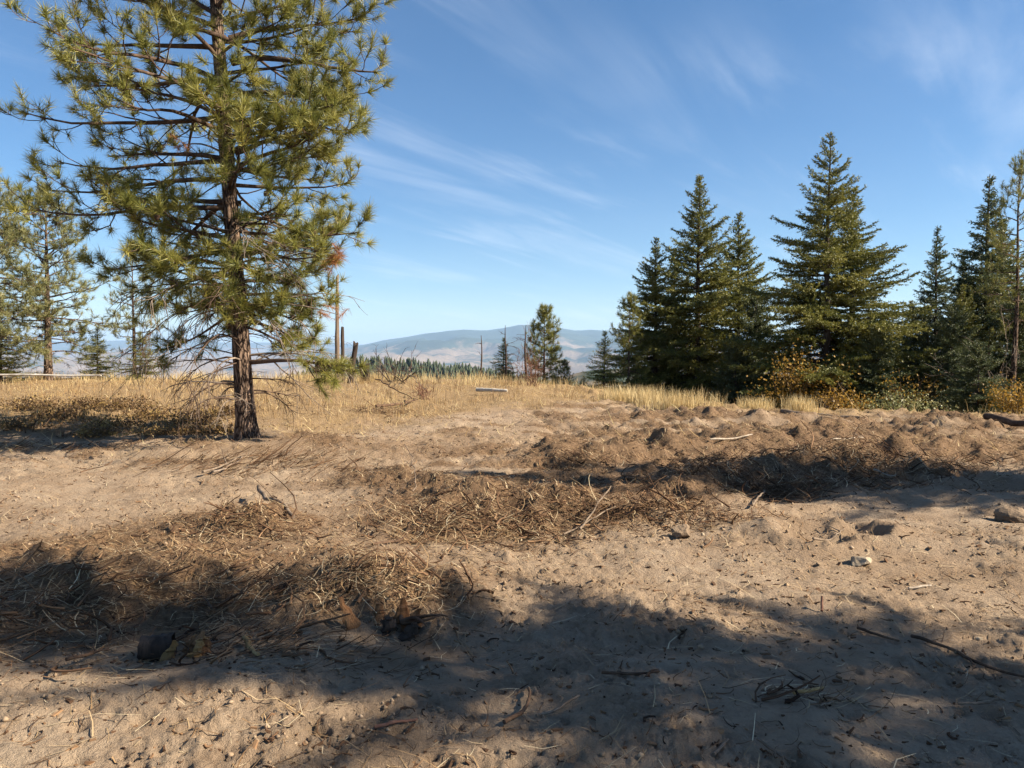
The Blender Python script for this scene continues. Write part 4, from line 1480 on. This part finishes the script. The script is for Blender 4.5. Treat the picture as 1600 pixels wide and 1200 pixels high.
# ------------------------------------------------------------------ heaps of torn brush, one by one
def brush_heap(label, px, py, rx, ry, h, n, seed, az=None, tone=.5, long=.5):
    rng = np.random.RandomState(seed)
    c = gnd(px, py)
    m = int(n * .40)
    h = h * .42
    long = long * .62
    q = rng.normal(0, .5, (m, 2))
    x, y = c[0] + q[:, 0] * rx, c[1] + q[:, 1] * ry
    f = np.exp(-(q ** 2).sum(1) * 1.6)
    lift = h * f * rng.rand(m)
    root = thing('brush_heap', label, 'brush', tuple(c), 0, 'heaps of torn brush')
    half = int(m * .62)
    P, L = litter(rng, x[:half], y[:half], .12, long, 0, lift[:half], .5, .28, 5, .7, az)
    W = np.linspace(1, .4, 5)[None] * (rng.uniform(.0014, .0032, half) + .00015 * c[1])[:, None]
    V, Q, A = blades(P - c, flat_side(P), W, np.clip(tone + .36 * rng.normal(size=half), 0, 1))
    mb = MB()
    mb.add(V, Q, None, A)
    tag(mb.build('stems', M['straw'], root, False), None, None, None, 'stuff')
    P, L = litter(rng, x[half:], y[half:], .12, long * .9, 0, lift[half:], .5, .5, 5, 1.1, az)
    R = np.linspace(1, .4, 5)[None] * (.0018 + .011 * rng.rand(m - half) ** 4 + .00012 * c[1])[:, None]
    V, Q = tubes(P - c, R, 3)
    mb = MB()
    mb.add(V, Q, None, np.repeat(np.clip(.45 + .25 * rng.normal(size=m - half), 0, 1), 15))
    tag(mb.build('roots', M['root'], root), None, None, None, 'stuff')


brush_heap('root heap with a stout grey stick, below the pine', 395, 838, .6, .42, .50, 1000, 1, None, .42, .4)
brush_heap('flat straw-coloured brush heap in the middle of the clearing', 740, 828, 1.15, .75, .26, 2600, 2, None, .55, .5)
brush_heap('dark brush along the near face of the torn berm', 1010, 800, 1.2, .5, .36, 3600, 3, None, .33, .4)
brush_heap('shaded brush where the berm meets the tree shadow', 1180, 765, 1.7, .6, .36, 4000, 4, None, .35, .5)
brush_heap('sunlit brush on the berm crest, right', 1330, 722, 2.4, .8, .38, 4200, 5, None, .48, .55)
brush_heap('straw swept into a long streak, lower left', 230, 925, 1.2, .3, .08, 700, 6, .15, .48, .6)
brush_heap('brown brush heap at the left edge, in the shade', 60, 985, .6, .55, .28, 900, 7, None, .38, .5)
brush_heap('arched grass hank above the rotten stump', 570, 905, .6, .32, .22, 900, 8, None, .62, .45)
brush_heap('loose brush bundle below the pine trunk', 415, 728, 1.5, .8, .30, 1500, 9, .5, .42, .7)
brush_heap('small torn root clump at the grass edge', 590, 645, .7, .5, .30, 500, 10, None, .3, .5)
brush_heap('dark torn sod behind the berm, centre right', 905, 722, .5, .4, .30, 700, 11, None, .3, .35)
brush_heap('scraped roots under the shaded rotten log chunk', 420, 1010, .75, .35, .10, 700, 12, .1, .42, .4)
brush_heap('shredded bark and stems in the lower right shade', 1255, 1090, .32, .12, .05, 130, 13, .2, .6, .25)
brush_heap('orange straw patch at the left edge below the grass', 40, 702, 1.6, .45, .12, 700, 14, .2, .78, .5)

# ------------------------------------------------------------------ grass
def grass_blades(rng, x, y, h, wid, tone, n=4, bend=.5):
    m = len(x)
    az = rng.uniform(0, 2 * np.pi, m)
    be = np.abs(rng.normal(.3, bend * 1.3, m))
    t = np.linspace(0, 1, n)
    el = np.pi / 2 - rng.uniform(0, .25, m)[:, None] - be[:, None] * t[None] ** 1.5 * 1.2
    st = (h / (n - 1))[:, None]
    P = np.zeros((m, n, 3))
    P[:, 1:, 0] = np.cumsum(np.cos(el) * np.cos(az)[:, None] * st, 1)[:, :-1]
    P[:, 1:, 1] = np.cumsum(np.cos(el) * np.sin(az)[:, None] * st, 1)[:, :-1]
    P[:, 1:, 2] = np.cumsum(np.sin(el) * st, 1)[:, :-1]
    P += np.stack([x, y, surf(x, y) - .01], -1)[:, None]
    W = np.array([1, .9, .6, .12])[None] * wid[:, None]
    a2 = rng.uniform(0, 2 * np.pi, m)
    S = np.stack([np.cos(a2), np.sin(a2), 0 * a2], -1)
    return blades(P, S, W, tone)


rng = np.random.RandomState(41)
Y = 12.5 + 18.5 * rng.rand(330000) ** 1.1
X = (rng.rand(len(Y)) * 2 - 1) * .74 * Y
g = grassy(X, Y)
yc = np.interp(X, YC_X, YC)
crestw = sstep(-5, 0, Y - yc)                       # tall and thick towards the crest
clump = sstep(-.25, .45, fbm(X / .9, Y / .9, 3, 51))
beyond = 1 - sstep(1.5, 5.0, Y - yc)
right_bare = 1 - .97 * sstep(1.5, 5.0, X)
patchy = sstep(-.15, .35, fbm(X / 2.4, Y / 2.4, 3, 57))
keep = rng.rand(len(X)) < g ** 1.5 * (.05 + .17 * clump * patchy + .60 * crestw * (.30 + .70 * clump) * (.35 + .65 * patchy)) * beyond * right_bare * .62
X, Y = X[keep], Y[keep]
cw = sstep(-5, 0, Y - np.interp(X, YC_X, YC))
cl = sstep(-.25, .45, fbm(X / .9, Y / .9, 3, 51))
hh = (.08 + .10 * cl + .14 * cw * (.3 + cl)) * rng.uniform(.55, 1.25, len(X))
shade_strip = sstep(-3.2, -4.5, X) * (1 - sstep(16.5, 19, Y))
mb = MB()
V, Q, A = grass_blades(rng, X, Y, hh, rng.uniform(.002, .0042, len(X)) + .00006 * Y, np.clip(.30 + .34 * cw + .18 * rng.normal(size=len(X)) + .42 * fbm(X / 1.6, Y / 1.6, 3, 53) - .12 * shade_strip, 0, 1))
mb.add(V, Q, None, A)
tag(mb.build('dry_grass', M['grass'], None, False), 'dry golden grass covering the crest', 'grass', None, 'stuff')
print('grass', len(X))


rs4 = np.random.RandomState(43)
Y = 13.5 + 14 * rs4.rand(60000)
X = (rs4.rand(len(Y)) * 2 - 1) * .72 * Y
keep = (rs4.rand(len(X)) < grassy(X, Y) * sstep(.12, .45, fbm(X / 1.1, Y / 1.1, 3, 58)) * .30) & (Y < np.interp(X, YC_X, YC) + .3) & (X < 4)
X, Y = X[keep], Y[keep]
V, Q, A = grass_blades(rs4, X, Y, rs4.uniform(.12, .38, len(X)), rs4.uniform(.002, .0045, len(X)), np.clip(.32 + .2 * rs4.normal(size=len(X)), 0, 1), 4, .45)
mb = MB()
mb.add(V, Q, None, A)
tag(mb.build('dry_weeds', M['straw'], None, False), 'brown dry weeds standing in patches among the golden grass', 'weeds', None, 'stuff')


def grass_clump(label, px, py, w, h, n, seed):
    rng = np.random.RandomState(seed)
    c = gnd(px, py)
    x, y = c[0] + np.clip(rng.normal(0, w * .42, n), -w * .8, w * .8), c[1] + np.clip(rng.normal(0, .22, n), -.4, .4)
    V, Q, A = grass_blades(rng, x, y, h * rng.uniform(.45, 1.15, n), rng.uniform(.003, .0055, n), np.clip(.72 + .2 * rng.normal(size=n), 0, 1), 4, .35)
    mb = MB()
    mb.add(V - c, Q, None, A)
    o = mb.build('grass_clump', M['grass'], None, False)
    o.location = c
    tag(o, label, 'grass', 'tall grass clumps before the firs')


grass_clump('tallest golden grass clump before the dense fir clump', 1062, 640, 1.15, .44, 1100, 1)
grass_clump('smaller grass clump on the valley side of the tallest one', 1010, 633, .5, .45, 650, 2)
grass_clump('short grass clump midway between dense clump and tallest fir', 1180, 640, .5, .32, 420, 3)
grass_clump('grass clump leaning beside the grey log before the tallest fir', 1250, 645, .45, .42, 520, 4)
grass_clump('wispy grass clump at the row\'s valley end', 970, 628, .7, .35, 500, 5)

# low leafy undergrowth in the pine's shade
rng = np.random.RandomState(61)
G_U = 'low undergrowth around the big pine'
under = [(22, 672, .9, .42), (88, 655, .9, .5), (130, 640, .8, .5), (170, 668, .9, .42), (232, 655, .9, .5), (262, 680, .8, .34), (300, 662, .9, .42), (335, 678, .7, .35), (205, 640, .8, .45), (50, 640, .9, .5), (345, 650, .7, .4), (150, 684, .6, .3)]
names = ['dark low bush nearest the left edge under the pine\'s shade', 'tall dark bush in the pine\'s shade, below the pale pine', 'bush at the back of the shade strip', 'golden-leaved bush in the front of the shade strip',
         'dark bush midway along the shade strip', 'low yellowish bush on the bank edge in the shade', 'leafy bush close to the pine trunk, front', 'smallest leafy bush against the pine trunk', 'dark bush behind the midway bush',
         'dark bush at the back left of the shade strip', 'sprawling bush just behind the pine trunk', 'tiny rusty bush on the bank edge in the shade']
for i, ((px, py, w, h), lab) in enumerate(zip(under, names)):
    c = gnd(px, py)
    leafy_shrub('low_bush', lab, 'bush', px, py, float(c[1]), w * 1.25, h * .72, 1000, 'shrub_leaf', .038, G_U, 70 + i, 'brown_stick')

# ------------------------------------------------------------------ far woods on the spurs
def far_wood(name, label, m, xr, yr, hmin, hmax, seed, frac=None):
    rng = np.random.RandomState(seed)
    x = rng.uniform(*xr, m)
    y = rng.uniform(*yr, m)
    if frac is not None:
        k = fbm(x / frac, y / frac, 3, seed) > .15
        x, y = x[k], y[k]
        m = len(x)
    z = coarse(x, y)
    hh = rng.uniform(hmin, hmax, m)
    k = 5
    th = np.arange(k) * 2 * np.pi / k
    prof = np.array([[.0, .24], [.36, .30], [.70, .19], [1.0, .02]])     # height, radius
    rad = (prof[:, 1][None] * hh[:, None] * .62)[:, :, None] * (1 + rng.normal(0, .22, (m, 4, k)))
    V = np.stack([x[:, None, None] + rad * np.cos(th), y[:, None, None] + rad * np.sin(th), z[:, None, None] + (prof[:, 0][None] * hh[:, None])[:, :, None] + 0 * rad], -1)
    idx = np.arange(m * 4 * k).reshape(m, 4, k)
    a, b = idx[:, :-1], idx[:, 1:]
    Q = np.stack([a, np.roll(a, -1, 2), np.roll(b, -1, 2), b], -1).reshape(-1, 4)
    mb = MB()
    mb.add(V.reshape(-1, 3), Q, None, np.repeat(np.clip(rng.normal(.12, .16, m), 0, 1), 4 * k))
    tag(mb.build(name, M['blue_needle'], None, True), label, 'forest', None, 'stuff')


far_wood('distant_forest', 'dark conifer forest on the spur below the mountains', 4600, (-270, 130), (600, 725), 2.5, 9, 5)
far_wood('distant_grove', 'scattered trees on the far brown slope', 700, (0, 700), (1080, 1420), 4, 8, 6, 90)

# ------------------------------------------------------------------ haze: one closed box of even, thin air around everything
S, zb, zt = 36000.0, -900.0, 640.0
hv = np.array([[sx * S, sy * S, z] for z in (zb, zt) for sx, sy in ((-1, -1), (1, -1), (1, 1), (-1, 1))])
hq = [(0, 3, 2, 1), (4, 5, 6, 7), (0, 1, 5, 4), (1, 2, 6, 5), (2, 3, 7, 6), (3, 0, 4, 7)]
hm, hnt, hout = new_mat('thin_haze')
pv = hnt.nodes.new('ShaderNodeVolumePrincipled')
pv.inputs['Color'].default_value = (.44, .67, 1.0, 1)
pv.inputs['Density'].default_value = 4.8e-5
pv.inputs['Anisotropy'].default_value = 0.1
hnt.links.new(pv.outputs[0], hout.inputs['Volume'])
haze = link(bpy.data.objects.new('haze', make_mesh('haze', hv, hq, None, hm, None, False)))
haze['kind'] = 'stuff'
haze['label'] = 'thin pale blue haze filling the valley air'
haze['category'] = 'haze'
print('tris', sum(len(m.loops) - 2 * len(m.polygons) for m in bpy.data.meshes))
